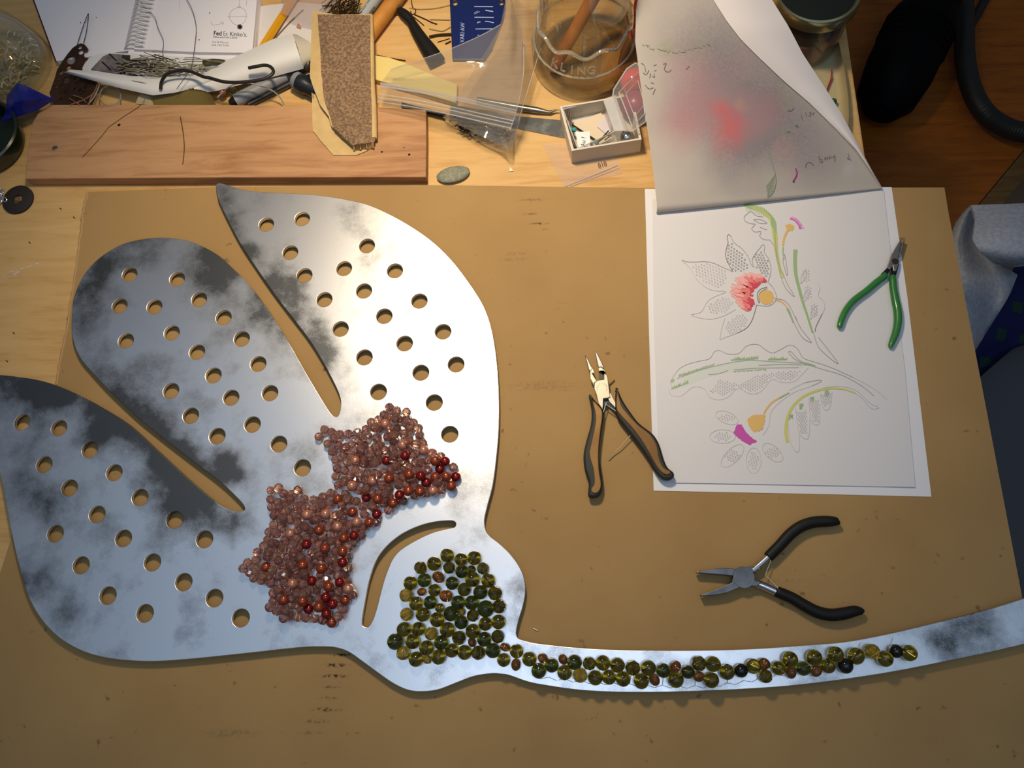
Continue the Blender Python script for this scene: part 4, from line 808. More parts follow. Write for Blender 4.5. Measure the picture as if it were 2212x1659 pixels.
# ------------------------------------------------------------------ clutter along the far side of the bench
# wooden plank
PKZ = .0125
plank = thing('wooden_plank', 'bare wooden plank with a screw lying along the cardboard edge', 'plank', W(490, 305, 0))
flat('board', [(112, 226), (470, 226), (675, 229), (808, 231), (920, 237), (921, 300), (920, 382), (480, 383), (54, 386), (60, 320), (70, 264), (84, 241)], .0005, PKZ, m_plank, plank, bevel=.0008)
c = W(119, 320, PKZ)
obj('screw', *lathe([(0, .0004), (.0016, .0006), (.0028, .0002), (.003, -.001)], 20, c), M('screw_metal', (.42, .38, .28, 1), .35, .9), plank)
obj('screw_slot', *boxv(c.x - .0022, c.x + .0022, c.y - .0003, c.y + .0003, PKZ + .0003, PKZ + .00075), m_black, plank, False)
m_hole = M('nail_hole_dark', lin(38, 22, 14), .9)
for x, y, r in ((257, 270, 3.6), (884, 334, 2.8), (825, 328, 2.4), (873, 319, 1.6)):
    obj('nail_hole', *lathe([(0, .00012), (r / 2400, .0001), (r / 2300, 0)], 14, W(x, y, PKZ)), m_hole, plank)
m_rust = M('rusty_wire', lin(92, 62, 36), .5, .6)
tag(obj('hair_wire', *wire(Z(0, 0, 3.77, [(1180, 805), (1160, 840), (1100, 890), (1020, 940), (950, 990), (885, 1035), (850, 1080), (800, 1140), (750, 1195), (700, 1250), (668, 1282)]), PKZ + .0006, .00022, 5, 3), m_rust), 'crinkled hair-thin brown wire crossing the left half of the plank', 'wire')
tag(obj('bent_pin', *wire(Z(0, 0, 3.77, [(1468, 950), (1485, 1040), (1497, 1130), (1500, 1220), (1488, 1335)]), PKZ + .0006, .00045, 5, 3), M('grey_pin', lin(96, 80, 66), .4, .6)), 'slightly bowed grey pin lying across the middle of the plank', 'pin')

# sandpaper folded in two
m_sback = M('sandpaper_back', lin(208, 178, 124), .8, col2=lin(196, 164, 110), nscale=60)
def grit():
    m = M('sandpaper_grit', lin(158, 128, 98), .95, col2=lin(112, 88, 66), nscale=420, ndet=2, thr=(.35, .6), bump=.5, bscale=900); return m
m_grit = grit()
sp = thing('folded_sandpaper', 'torn folded piece of coarse sandpaper lying across the wooden plank', 'sandpaper', W(740, 180, PKZ))
obj('lower_leaf', *ruled([(675, 23), (672, 84), (670, 150), (674, 215), (675, 281), (692, 303), (720, 335)], [(778, 40), (800, 100), (804, 180), (808, 250), (806, 285), (800, 322), (770, 335)], lambda u, v: .0165 - .003 * v, 10, 24, .0006), m_sback, sp)
obj('upper_leaf', *ruled([(677, 32), (674, 84), (669, 165), (676, 187), (692, 228), (710, 251), (715, 271), (738, 296), (761, 315)], [(803, 31), (804, 101), (805, 177), (809, 230), (810, 253), (809, 290), (809, 305)], lambda u, v: .0215 + .0022 * math.sin(PI * u) - .0015 * v - .003 * max(0, .35 - u) * v, 14, 30, .0006), m_sback, sp)
obj('grit_face', *ruled([(686, 31), (688, 66), (692, 106), (694, 162), (700, 215), (713, 251), (720, 276), (740, 294), (761, 314)], [(800, 33), (800, 101), (801, 177), (805, 230), (806, 253), (807, 290), (808, 303)], lambda u, v: .0224 + .0021 * math.sin(PI * (.12 + .88 * u)) - .0015 * v + .0006 * math.sin(23 * v) * (u < .05) - .003 * max(0, .25 - u) * v, 20, 34, .0004), m_grit, sp)['label'] = 'rough brown grit face'
obj('fold', *tube([W(x, y, .0190) for x, y in [(800, 34), (802, 101), (803, 177), (807, 230), (808, 300)]], .0030, 10, .9), m_sback, sp)
text('printed_number', '00', 677.5, 209, .0186, 5, 80, M('print_black', lin(50, 40, 30), .8), sp)
tf = MB()
for k in range(7):
    a = 762 + k * 6.6; tf.add(*ruled([(a, 312 - k * .6), (a + 1, 326 - k)], [(a + 6, 311 - k), (a + 7, 325 - k * .8)], lambda u, v, k=k: .0205 - .006 * v + .0012 * math.sin(3 * k + 4 * u), 3, 5, .0003))
tf.obj('torn_end', m_sback, sp)

# notebook with a wire spiral
m_page = M('notebook_page', lin(240, 235, 238), .75, spec=.2)
m_coil = M('white_plastic_coil', lin(226, 222, 220), .35)
nb = thing('spiral_notebook', 'open white spiral notebook with printed shop heading at the back left', 'notebook', W(330, 60, 0))
flat('left_pages', [(52, -60), (298, -60), (285, 108), (190, 123), (122, 132)], .0004, .008, m_page, nb)
flat('right_pages', [(312, -60), (566, -60), (556, 20), (549, 128), (430, 128), (276, 118)], .0004, .0085, m_page, nb)
flat('top_page', [(316, -60), (560, -60), (553, 20), (545, 114), (430, 113), (290, 106)], .0088, .0125, m_page, nb)
flat('back_cover', [(48, -62), (570, -62), (556, 131), (268, 126), (120, 134)], .0001, .0004, M('cover_maroon', lin(96, 40, 40), .6), nb)
flat('spine_shade_strip', [(306, -40), (316, -40), (294, 116), (282, 116)], .0004, .0045, M('spine_shadow', lin(74, 62, 54), .8), nb)  # dark strip between the page blocks, the gap's shade put into its colour
for k in range(14):
    y = -24 + 9.2 * k; x = 307 - .23 * y
    obj('coil', *wire([(x - 15, y + 11, .0085), (x - 12, y + 4, .0125), (x - 4, y - 1, .0165), (x + 7, y - 2, .0178), (x + 18, y + 1, .0165), (x + 24, y + 4, .0142), (x + 25, y + 7, .0125), (x + 19, y + 8, .0122)], 0, .0011, 6, 3), m_coil, nb)
m_txt = M('print_ink', lin(24, 22, 26), .8); m_txg = M('print_grey', lin(120, 116, 122), .8)
TZ2 = .01255
text('printed_heading', 'Fed', 461, 76, TZ2, 9.4, -2.5, m_txt, nb, .02, .92)
text('printed_heading', 'Ex', 481.5, 77, TZ2, 9.4, -2.5, m_txg, nb, .0, .8)
text('printed_heading', "Kinko's.", 496, 77.6, TZ2, 9.4, -2.5, m_txt, nb, .0, .88)
text('printed_line', 'Office and Print Center', 460, 81.5, TZ2, 3.8, -2, m_txt, nb, .004, 1.02)
text('printed_line', '3rd & Marion', 458, 92.5, TZ2, 4.0, -2, m_txg, nb, .0, 1.15); text('printed_line', '206 749 0206', 457, 99, TZ2, 4.0, -2, m_txg, nb, .0, 1.18)
mb = MB()
for a in range(5): ribbon(mb, [(518 - 6 * math.cos(a * PI / 5), 58 - 5.5 * math.sin(a * PI / 5)), (518 + 6 * math.cos(a * PI / 5), 58 + 5.5 * math.sin(a * PI / 5))], TZ2 + .00002 * a, .0011, sub=1)
mb.obj('printed_star', m_txt, nb, False)
mb = MB()
ribbon(mb, circ(517, 14, 2.2, 8), TZ2, .0003, sub=1, closed=True); ribbon(mb, [(496, 40), (497, 28), (505, 20), (516, 16), (527, 20), (532, 30), (530, 44), (520, 53), (508, 53), (500, 46), (496, 40)], TZ2, .0003); ribbon(mb, [(490, 36), (512, 36), (534, 35)], TZ2, .00025); ribbon(mb, [(518, 12), (517, 2), (522, -10)], TZ2, .00025); ribbon(mb, [(532, 12), (533, 0)], TZ2, .00025); ribbon(mb, [(455, 46), (460, 54), (470, 53), (482, 50)], TZ2, .00025); ribbon(mb, [(476, 47), (483, 50), (479, 54)], TZ2, .00025); ribbon(mb, [(388, -5), (388, 25)], TZ2, .0002)
mb.obj('pencil_doodle', m_txg, nb, False)
mb = MB()
for x, y in ((174, 49), (208, 38), (453, 28), (430, 86)): mb.add(*lathe([(0, .0002), (.0006, .0001), (.0007, -.0002)], 8, W(x, y, .008 if x < 300 else .0126)))
mb.obj('ink_specks', m_txt, nb)
m_thin = M('thin_dark_wire', lin(84, 76, 72), .4, .7)
HW = [(302, -10), (308, 12), (320, 22), (333, 36), (337, 44), (342, 62), (352, 84), (353, 100), (351, 108), (353, 122), (352, 131)]
tag(obj('kinked_wire', *wire([(x, y, .016) for x, y in HW], 0, .00028, 5, 3), m_thin), 'long kinked hair wire trailing beside the notebook spiral', 'wire')
tag(obj('long_curved_wire', *wire([(400, -8, .017), (412, 14, .017), (420, 36, .017), (424, 62, .018), (421, 95, .018), (417, 125, .018), (412, 150, .026), (405, 160, .034), (382, 192, .026)], 0, .0003, 5, 3), m_thin), 'long gently curved thin wire crossing the notebook and black hook', 'wire')

# loose sheets right of the notebook, clear plastic over them
tag(flat('loose_paper', [(556, 14), (640, 4), (702, 10), (704, 60), (690, 120), (655, 140), (600, 140), (553, 120)], .0004, .0012, M('loose_paper_white', lin(222, 216, 212), .8)), 'loose white paper lying between the notebook and the sandpaper', 'paper')
m_film = film('clear_film', (.93, .92, .90, 1), .14, .06)
pen = thing('yellow_pencil', 'fat yellow pencil slanting beside the notebook', 'pencil', W(595, 55, 0))
obj('barrel', *tube([W(564, 108, .0065), W(608, 38, .0065), W(650, -28, .0065)], .0042, 6), M('yellow_paint', lin(226, 160, 24), .4), pen, False)
tag(obj('thin_rod', *wire([(582, 97, .0022), (600, 76, .0022), (626, 48, .0022), (655, 21, .0022)], 0, .0006, 6, 2), M('brown_rod', lin(124, 100, 80), .5)), 'thin brown rod lying on the loose white paper', 'rod')
tag(obj('plastic_sleeve', *ruled([(600, -40), (612, 10), (605, 28)], [(735, -40), (722, 20), (706, 62)], lambda u, v: .0125 + .002 * math.sin(5 * u), 8, 8, .0001), film('sleeve_film', (.96, .92, .90, 1), .14, .12, bump=.2)), 'clear plastic sleeve lying over the top of the yellow pencil', 'plastic sleeve')
tag(obj('wood_chip', *fillmesh([[W(x, y, .0026) for x, y in ((640, 58), (644, 50), (650, 57), (649, 62))]], .0014, .0026), M('chip_wood', lin(190, 140, 96), .8), smooth=False), 'tiny brown wood chip on the loose white paper', 'wood chip')

# curled paper with a printed photo
m_curl = M('curled_paper', lin(226, 224, 220), .7)
cp = thing('curled_paper', 'curled white paper with a printed grey photo behind the plank', 'paper', W(380, 160, 0))
obj('inner_sheet', *ruled([(176, 150), (182, 130), (200, 120), (232, 114), (300, 116), (400, 124), (520, 128)], [(186, 156), (230, 158), (260, 162), (300, 168), (345, 174), (420, 178), (470, 165)], lambda u, v: .0108 + .002 * u, 10, 24, .0002), m_curl, cp)
obj('front_lip', *ruled([(153, 150), (200, 154), (250, 160), (300, 165), (345, 167), (400, 166), (440, 160)], [(137, 156), (200, 174), (262, 191), (330, 206), (380, 200), (430, 187), (470, 175)], lambda u, v: .0165 + .006 * math.sin(PI * (.15 + .75 * u)), 10, 24, .0002), m_curl, cp)
obj('rolled_cone', *ruled([(420, 172), (455, 150), (500, 126), (548, 104), (590, 84), (632, 73)], [(418, 204), (470, 196), (530, 180), (590, 166), (630, 155), (656, 148)], lambda u, v: .0135 + (.005 + .011 * v) * math.sin(PI * (.1 + .85 * u)), 16, 24, .0002), m_curl, cp)
obj('cone_mouth', *ruled([(632, 73), (642, 100), (650, 128), (656, 148)], [(640, 74), (672, 92), (674, 126), (656, 148)], lambda u, v: .017 + .004 * math.sin(PI * v) - .008 * u, 8, 12, .0002), M('curl_inside', lin(204, 196, 178), .8), cp)
m_photo = M('photo_print', lin(132, 122, 120), .6, col2=lin(98, 90, 92), nscale=90)
flat('printed_photo', [(196, 150), (222, 122), (236, 116), (268, 118), (284, 140), (288, 152), (262, 160), (238, 157)], .0132, .0136, m_photo, cp)
flat('printed_photo', [(264, 118), (281, 119), (280, 134), (262, 130)], .0134, .0138, M('photo_dark', lin(50, 46, 50), .6), cp)
mb = MB()
for a, b in (((220, 133), (240, 152)), ((236, 116), (258, 138)), ((258, 152), (262, 160)), ((262, 148), (270, 160))): ribbon(mb, [a, b], .0140, .0014, sub=1)
ribbon(mb, [(278, 160), (284, 163), (290, 161), (297, 164)], .0140, .0014); ribbon(mb, [(302, 163), (312, 165)], .0140, .001); mb.obj('printed_lines', m_txt, cp, False)
# tangle of wires
Rw = random.Random(11); mb = MB(); mb2 = MB()
for k in range(120):
    x = min(max(Rw.gauss(330, 42), 268), 440); y = 143 + Rw.gauss(0, 11) + (x - 330) * .05; L = Rw.uniform(10, 30); a = Rw.uniform(-.6, .6); z = Rw.uniform(.0145, .024); bend = Rw.uniform(-9, 9)
    P = [(x - L * math.cos(a), y - L * .5 * math.sin(a), z), (x + bend * .2, y + bend * .6, z + .002), (x + L * math.cos(a), y + L * .5 * math.sin(a), z - .001)]
    (mb if k % 3 else mb2).add(*wire(P, 0, Rw.uniform(.0003, .00055), 5, 4))
for k in range(16):
    x = Rw.uniform(290, 420); y = Rw.uniform(125, 160); r = Rw.uniform(4, 10); mb.add(*wire([(x + r * math.cos(t * .7), y + r * .8 * math.sin(t * .7), .02 + .0006 * t) for t in range(9)], 0, .0004, 5, 2))
wt = tag(mb.obj('wire_tangle', M('brass_wire_bits', (.58, .52, .36, 1), .3, .6)), 'tangled heap of fine brass coloured wire bits on the curled paper', 'wire', kind='stuff')
tag(mb2.obj('dark_wire_tangle', M('dark_wire_bits', lin(70, 60, 48), .4, .7)), 'darker bent wires mixed into the brass wire heap', 'wire', kind='stuff')
cl = thing('brass_clasp', 'small brass hook clasp on the curled paper right of the wire heap', 'clasp', W(450, 140, .012))
m_gb = M('pale_brass', (.64, .58, .38, 1), .25, .6)
obj('loop', *wire([(425, 150, .016), (436, 142, .016), (446, 148, .016), (470, 146, .016), (500, 143, .016)], 0, .0013, 6, 3), m_gb, cl); obj('ring', *wire([(436 + 3.5 * math.cos(a), 144 + 3.5 * math.sin(a), .018) for a in [k * PI / 5 for k in range(11)]], 0, .001, 6, 1), m_gb, cl)
obj('plate', *wire([(440, 136, .014), (462, 133, .015), (486, 136, .014)], 0, .0028, 8, 3), M('dark_brass', (.30, .26, .12, 1), .3, 1), cl); obj('hook', *wire([(446, 152, .015), (455, 157, .015), (464, 152, .015), (460, 146, .015)], 0, .0005, 5, 4), m_gb, cl)
HK = [(347, 193, .023), (349, 177, .027), (357, 164, .031), (369, 156.5, .033), (390, 152, .034), (411.6, 154.4, .034), (440, 166, .034), (451.6, 168, .034), (483, 176.5, .034), (515, 178, .034), (546.6, 175, .034), (572, 170, .034), (588, 160, .034), (590, 151, .034), (582, 143, .034), (570.6, 141, .034), (556.7, 143, .034), (537, 147, .033)]
tag(obj('hooked_rod', *wire(HK, 0, .0016, 10, 5), M('black_cord', lin(38, 33, 30), .4, bump=.2)), 'S-curved black hooked rod lying over the curled paper', 'hook')
ta = thing('amber_strip', 'olive tan translucent strip standing behind the plank', 'strip', W(395, 210, 0))
obj('strip', *ruled([(317, 191), (360, 190), (400, 190), (440, 195), (455, 203)], [(332, 228), (360, 228), (400, 228), (440, 228), (467, 228)], lambda u, v: .019 - .012 * u, 6, 12, .0012), M('olive_translucent', lin(146, 128, 70), .35, trans=.25), ta)
obj('folded_corner', *ruled([(292, 224), (300, 206)], [(332, 228), (322, 196)], lambda u, v: .009 + .003 * v, 4, 4, .0006), M('tan_corner', lin(176, 158, 120), .6), ta)
tag(obj('wire_ring', *wire([(238 + 23 * math.cos(a), 207 + 22 * math.sin(a), .010 + .002 * math.sin(a)) for a in [k * PI / 10 for k in range(21)]], 0, .0007, 6, 1), M('ring_silver', (.66, .64, .60, 1), .25, .7)), 'plain silver wire ring tucked between copper plate and plank', 'ring')
tag(obj('silver_arc_wire', *wire([(470, 210, .016), (486, 195, .022), (502, 184, .026), (520, 180, .027), (542, 180, .026), (566, 187, .022), (590, 197, .016), (605, 211, .011), (614, 227, .006)], 0, .0007, 6, 4), m_silver), 'bright silver arched wire in front of the grey marker', 'wire')
tag(obj('smoky_bead', *lathe([(.0006, -.0036), (.003, -.0022), (.004, 0), (.003, .0022), (.0006, .0036)], 18, W(504, 196, .012)), m_grn), 'single smoky glass bead beside the grey marker tip', 'bead')
tag(obj('orange_bead', *lathe([(.0006, -.0036), (.003, -.0022), (.0036, 0), (.003, .0022), (.0006, .0036)], 14, W(481, 199, .010)), M('orange_glass', lin(196, 120, 80), .1, trans=.4)), 'small orange bead left of the smoky glass bead', 'bead')
mkr = thing('grey_marker', 'thick grey marker pen lying behind the plank', 'marker', W(560, 195, 0))
obj('barrel', *tube([W(509, 218, .0072), W(560, 192, .0072), W(618, 164, .0072)], [.0066, .0064, .0058], 16), M('grey_plastic', lin(140, 142, 144), .4), mkr); obj('cap', *tube([W(618, 164, .0072), W(668, 138, .0072)], [.0056, .005], 16), M('dark_cap', lin(64, 62, 58), .4), mkr)
obj('tip', *tube([W(496, 224, .0072), W(509, 218, .0072)], [.003, .0055], 14), m_black, mkr)
tag(obj('black_pen', *tube([W(536, 226, .004), W(600, 194, .004), W(668, 160, .004)], [.0028, .003, .003], 12), M('pen_black', lin(44, 38, 32), .25, coat=.5)), 'slim dark pen lying against the grey marker', 'pen')
tag(obj('steel_pen', *tube([W(640, 140, .0085), W(664, 124, .0085), (W(690, 106, .0085))], .0034, 12), M('pen_steel', lin(70, 68, 66), .2, .7)), 'dark metal pen end poking from under the sandpaper', 'pen')
bt = thing('glue_bottle', 'grey capped black bottle lying beside the sandpaper', 'bottle', W(655, 185, 0))
axd = (W(690, 200, .009) - W(640, 174, .009)).normalized()
obj('cap', *lathe([(0, 0), (.0075, .0004), (.0088, .002), (.0088, .007), (.0, .0072)], 22, W(636, 172, .010), axd), M('cap_grey', lin(132, 134, 134), .45), bt)
obj('body', *lathe([(0, .0066), (.0092, .0066), (.0092, .016), (.0078, .018), (.0078, .036), (0, .036)], 22, W(636, 172, .010), axd), M('bottle_black', lin(30, 34, 40), .3), bt)
# copper filigree with a pin loop
m_copper = M('dark_copper', (.16, .075, .045, 1), .3, .75, col2=(.09, .045, .03, 1), nscale=50, bump=.25, bscale=160)
zc_ = lambda pts: Z(0, 0, 6.912, pts)
fg = thing('copper_filigree', 'dark copper ornament pierced with holes standing by the glass jar', 'ornament', W(155, 165, 0))
flat('pierced_plate', zc_([(1160, 660), (1210, 643), (1270, 670), (1310, 722), (1295, 755), (1255, 765), (1240, 810), (1270, 862), (1318, 868), (1270, 920), (1225, 1000), (1225, 1060), (1400, 1120), (1450, 1250), (1360, 1480), (1300, 1565), (800, 1565), (735, 1390), (810, 1180), (850, 1040), (930, 910), (1010, 800), (1080, 715)]), .010, .0118, m_copper, fg,
     [circ(1190 / 6.912, 706 / 6.912, 4.6, 14), circ(1204 / 6.912, 772 / 6.912, 6, 14), circ(1055 / 6.912, 895 / 6.912, 9.8, 20, 9), circ(1020 / 6.912, 1012 / 6.912, 5.2, 14), circ(910 / 6.912, 1085 / 6.912, 4.4, 14), circ(862 / 6.912, 1168 / 6.912, 2.2, 10), circ(985 / 6.912, 1195 / 6.912, 7.2, 16), circ(975 / 6.912, 1380 / 6.912, 3.6, 12), circ(1110 / 6.912, 1335 / 6.912, 3, 10), circ(1190 / 6.912, 1345 / 6.912, 3.4, 10), circ(920 / 6.912, 1290 / 6.912, 3, 10), circ(905 / 6.912, 1475 / 6.912, 3, 10), circ(830 / 6.912, 1290 / 6.912, 2.6, 10), circ(1150 / 6.912, 1170 / 6.912, 5, 12), circ(1290 / 6.912, 1290 / 6.912, 6, 12)], bevel=.0003)
Rf = random.Random(3)
for k in range(16): obj('boss', *lathe([(0, .0016), (.0009, .0012), (.0014, 0)], 10, W(Rf.uniform(112, 195), Rf.uniform(172, 222), .0118)), m_copper, fg)
obj('pin_loop', *wire([(167, 96, .013), (178, 62, .014), (189, 33, .014), (191, 33, .014), (187, 66, .014), (180, 95, .013)], 0, .0004, 5, 3), m_thin, fg)
m_cw = M('copper_wire', (.62, .30, .16, 1), .25, .7)
for k, P in enumerate(([(212, 176), (203, 200), (180, 216), (152, 226)], [(220, 170), (206, 205), (190, 226)], [(204, 200), (196, 212), (192, 226)], [(158, 206), (176, 212), (186, 222)], [(150, 212), (165, 222), (172, 226)])): obj('curl', *wire(P, .0135, .0006, 6, 4), m_cw if k != 1 else m_silver, fg)

# left edge: glass jar of wire bits, blue foil, green dish, washer, chain
m_glass = film('clear_glass', (.96, .98, .97, 1), .015, .02, (.8, .82, .8, 1), 0, 60, 1.5)
gj = thing('glass_jar', 'open clear glass jar holding brass wire bits at the left picture edge', 'jar', W(18, 150, 0))
GC = W(18, 150, 0); GR = .048
obj('jar_wall', *lathe([(0, .0), (GR * .97, .0), (GR, .003), (GR * .98, .014), (GR * .84, .040), (GR * .70, .058), (GR * .70, .072), (GR * .64, .074), (GR * .62, .058), (GR * .77, .040), (GR * .91, .014), (GR * .90, .005), (0, .004)], 48, GC), m_glass, gj)
obj('rim', *lathe([(GR * .70, .064), (GR * .74, .067), (GR * .74, .071), (GR * .70, .074), (GR * .66, .072), (GR * .66, .066), (GR * .70, .064)], 48, GC), film('green_glass_rim', (.72, .84, .78, 1), .12, .03, (.4, .55, .45, 1), 0, 60, 1.5), gj)
mb = MB(); Rj = random.Random(8)
for k in range(170):
    a = Rj.uniform(0, 2 * PI); r = GR * .82 * math.sqrt(Rj.random()); c = GC + Vector((r * math.cos(a), r * math.sin(a), Rj.uniform(.006, .016))); d = Vector((Rj.gauss(0, 1), Rj.gauss(0, 1), Rj.gauss(0, .4))).normalized() * Rj.uniform(.002, .006)
    mb.add(*tube([c - d, c + Vector((0, 0, .0015)), c + d], .0009, 5))
tag(mb.obj('brass_bits', M('gold_bits', (.78, .64, .36, 1), .25, .6)), 'small gold brass snippets heaped inside the clear glass jar', 'wire', kind='stuff')
def foil(): return M('blue_foil', lin(22, 30, 128), .3, .35, col2=lin(44, 52, 160), nscale=60, bump=.4, bscale=60)
m_foil = foil()
bf = [(37, 179, .028), (62, 188, .030), (103, 208, .024), (118, 214, .020), (80, 238, .019), (42, 250, .022), (0, 262, .018), (11, 246, .022), (15, 207, .026)]
cF = (52, 216, .036); vs = [W(*p) for p in bf] + [W(*cF), W(30, 222, .034), W(82, 214, .031)]
fs = [(0, 1, 9), (1, 2, 11), (1, 11, 9), (2, 3, 11), (3, 4, 11), (4, 9, 11), (4, 5, 9), (5, 10, 9), (5, 6, 7), (5, 7, 10), (7, 8, 10), (8, 0, 10), (0, 9, 10)]
n = len(vs); vs += [v - Vector((0, 0, .0006)) for v in vs]; fs = [tuple(reversed(f)) if (vs[f[1]] - vs[f[0]]).cross(vs[f[2]] - vs[f[0]]).z < 0 else f for f in fs]; fs += [tuple(i + n for i in reversed(f)) for f in fs]
tag(obj('blue_foil', vs, fs, m_foil, smooth=False), 'crumpled blue foil scrap on the plank corner at the left edge', 'foil')
DC = W(-12, 318, 0)
gd = thing('green_dish', 'dark green glass dish left of the plank end', 'dish', DC); m_dg = M('dark_green_glass', lin(16, 32, 12), .2, coat=.4, spec=.5)
obj('bowl', *lathe([(0, .0006), (.026, .0006), (.034, .004), (.0385, .022), (.0385, .024), (.036, .024), (.032, .007), (0, .003)], 48, DC), m_dg, gd); obj('foot_ring', *lathe([(.021, .003), (.024, .0045), (.027, .003)], 40, DC), M('green_ring', lin(40, 52, 36), .3), gd)
obj('rim', *lathe([(.0355, .0238), (.0372, .0252), (.0390, .0238)], 48, DC), M('green_rim', lin(36, 46, 32), .3), gd)
ws_ = W(41, 433, 0); wr = pxr(41, 433, 32)
ru = thing('rubber_washer', 'flat black rubber washer on the bare bench near the plank corner', 'washer', ws_)
obj('ring', *lathe([(wr * .30, .0002), (wr, .0002), (wr, .0022), (wr * .97, .0026), (wr * .30, .0026), (wr * .30, .0002)], 40, ws_), M('washer_rubber', lin(44, 38, 32), .75), ru)
tag(obj('brown_stone', *lathe([(0, -.0022), (.0022, -.0012), (.003, 0), (.0022, .0016), (0, .0024)], 12, W(38, 431, .0028)), M('stone_brown', lin(132, 104, 78), .2, trans=.2)), 'tiny translucent brown stone in the middle of the washer', 'stone')
ch = thing('silver_chain', 'bunched silver chain links at the left edge beside the washer', 'chain', W(2, 420, 0))
Rc = random.Random(4)
for k in range(14):
    c = W(Rc.uniform(-8, 12), Rc.uniform(408, 436), Rc.uniform(.001, .0035)); r = .0018; a0 = Rc.uniform(0, 3); tl = Rc.uniform(-.6, .6)
    obj('link', *tube([c + Vector((r * 1.4 * math.cos(a) * math.cos(a0) - r * math.sin(a) * math.sin(a0), r * 1.4 * math.cos(a) * math.sin(a0) + r * math.sin(a) * math.cos(a0), r * tl * math.sin(a))) for a in [q * PI / 6 for q in range(13)]], .0005, 5), m_silver, ch)

# behind the sandpaper: pins, pale pen, wooden stick
mb = MB(); Rp_ = random.Random(21)
for k in range(70):
    x, y = Rp_.uniform(706, 775), Rp_.uniform(-6, 34); a = Rp_.gauss(.9, .45); L = Rp_.uniform(10, 24); z = Rp_.uniform(.003, .014)
    mb.add(*tube([W(x - L * math.cos(a), y + L * math.sin(a), z), W(x + L * math.cos(a), y - L * math.sin(a), z + .002)], .00045, 5))
tag(mb.obj('pin_heap', M('dark_pins', lin(80, 62, 40), .4, .7)), 'heap of dark straight pins behind the sandpaper', 'pins', kind='stuff')
pp = thing('pale_pen', 'pale grey pen with black script beside the ochre stick', 'pen', W(800, 15, 0))
obj('barrel', *tube([W(772, 52, .0065), W(800, 14, .0065), W(838, -38, .0065)], .0056, 16), M('pale_pen_plastic', lin(172, 176, 174), .35), pp)
text('printed_script', 'rpie', 801.5, 31.5, .0124, 8.5, 54, m_txt, pp, .01, .95)
mb = MB()
for a, b in (((776, 32), (791, 11)), ((793, 7), (799, -1))): ribbon(mb, [a, b], .0121, .0011, sub=1)
mb.obj('printed_dashes', m_txg, pp, False)
tag(obj('wooden_stick', *tube([W(775, 104, .009), W(820, 44, .009), W(880, -36, .009)], .0078, 18), M('ochre_wood', lin(206, 142, 62), .5, col2=lin(190, 122, 48), nscale=40)), 'round ochre wooden stick slanting behind the sandpaper', 'stick')
tg = thing('black_handled_tool', 'tapered black handled hand tool lying on the bench behind the bag', 'tool', W(900, 75, 0))
obj('handle', *tube([W(x, y, .0075) for x, y, r in cr([(862, 20, 7), (870, 27, 11), (880, 36, 12), (888, 46, 11), (897, 62, 13), (912, 86, 15.5), (930, 112, 19), (944, 134, 21)], 4)], [r / 2450 for x, y, r in cr([(862, 20, 7), (870, 27, 11), (880, 36, 12), (888, 46, 11), (897, 62, 13), (912, 86, 15.5), (930, 112, 19), (944, 134, 21)], 4)], 16, .8), m_black, tg)
obj('ferrule', *tube([W(856, 8, .0075), W(863, 21, .0075)], [.002, .0036], 12), M('ferrule_brown', lin(96, 68, 48), .5), tg)
m_pin = M('steel_pin', lin(96, 72, 48), .35, .7); m_gold = M('gold_pin', (.80, .60, .30, 1), .25, .6)
for nm, P, r, mt, lb in (('hair_pin', [(814, 119), (840, 125), (876, 131)], .0006, m_pin, 'straight dark hair pin beside the pale yellow stick, upper of the two'), ('wavy_pin', [(822, 124), (842, 132), (852, 137), (860, 138), (869, 141)], .0005, m_pin, 'wavy dark hair pin crossing the pale yellow stick'),
    ('gold_wire', [(884, 17), (905, 20), (940, 18), (972, 11)], .0005, m_gold, 'long gold wire curving from the black tool to the blue plate'), ('gold_pin', [(929, 42), (950, 42.5), (972, 43)], .0006, m_gold, 'short straight gold pin touching the blue plate edge'), ('headed_pin', [(895, 31), (920, 42), (934, 49), (944, 52)], .0006, m_pin, 'headed dark pin lying right of the black tool tip'), ('plain_pin', [(893, 36), (904, 45), (916, 55)], .0005, m_pin, 'short plain dark pin close against the black tool'), ('loop_wire', [(888, -4), (891, 15), (897, 20), (897, 28), (890, 31), (887, 24)], .0005, m_pin, 'looped dark wire just above the black tool'),
    ('bent_gold_pin', [(927, 62), (942, 65), (957, 67), (973, 58)], .0006, m_gold, 'bent gold pin left of the blue plate'), ('thick_brown_wire', [(927, 80), (945, 76), (975, 74)], .0014, m_pin, 'thick brown wire running under the blue plate'), ('faint_pin', [(945, 91), (972, 83)], .0004, m_pin, 'thin faint pin below the thick brown wire'), ('dark_nail', [(962, 95), (974, 89)], .0007, m_pin, 'short dark nail touching the blue plate'), ('back_wire', [(845, 33), (862, 33)], .0003, m_pin, 'fine horizontal wire between ochre stick and black tool')):
    tag(obj(nm, *wire(P, r + .0003, r, 6, 3 if len(P) > 2 else 1), mt), lb, 'pin' if 'pin' in nm else 'wire')
ys = [(790, 116), (840, 123), (872, 134), (930, 158), (988, 182), (986, 222), (930, 206), (860, 186), (806, 170), (790, 164)]
tag(flat('yellow_stick', ys, .0005, .0075, M('pale_yellow', lin(226, 204, 128), .5), bevel=.001), 'pale yellow flat wooden stick running under the plastic bag', 'stick')
bl = thing('blue_plate', 'navy blue plate with white stamped marks and two corner holes', 'plate', W(1030, 50, 0)); m_navy = M('navy_enamel', lin(18, 34, 92), .35, coat=.5)
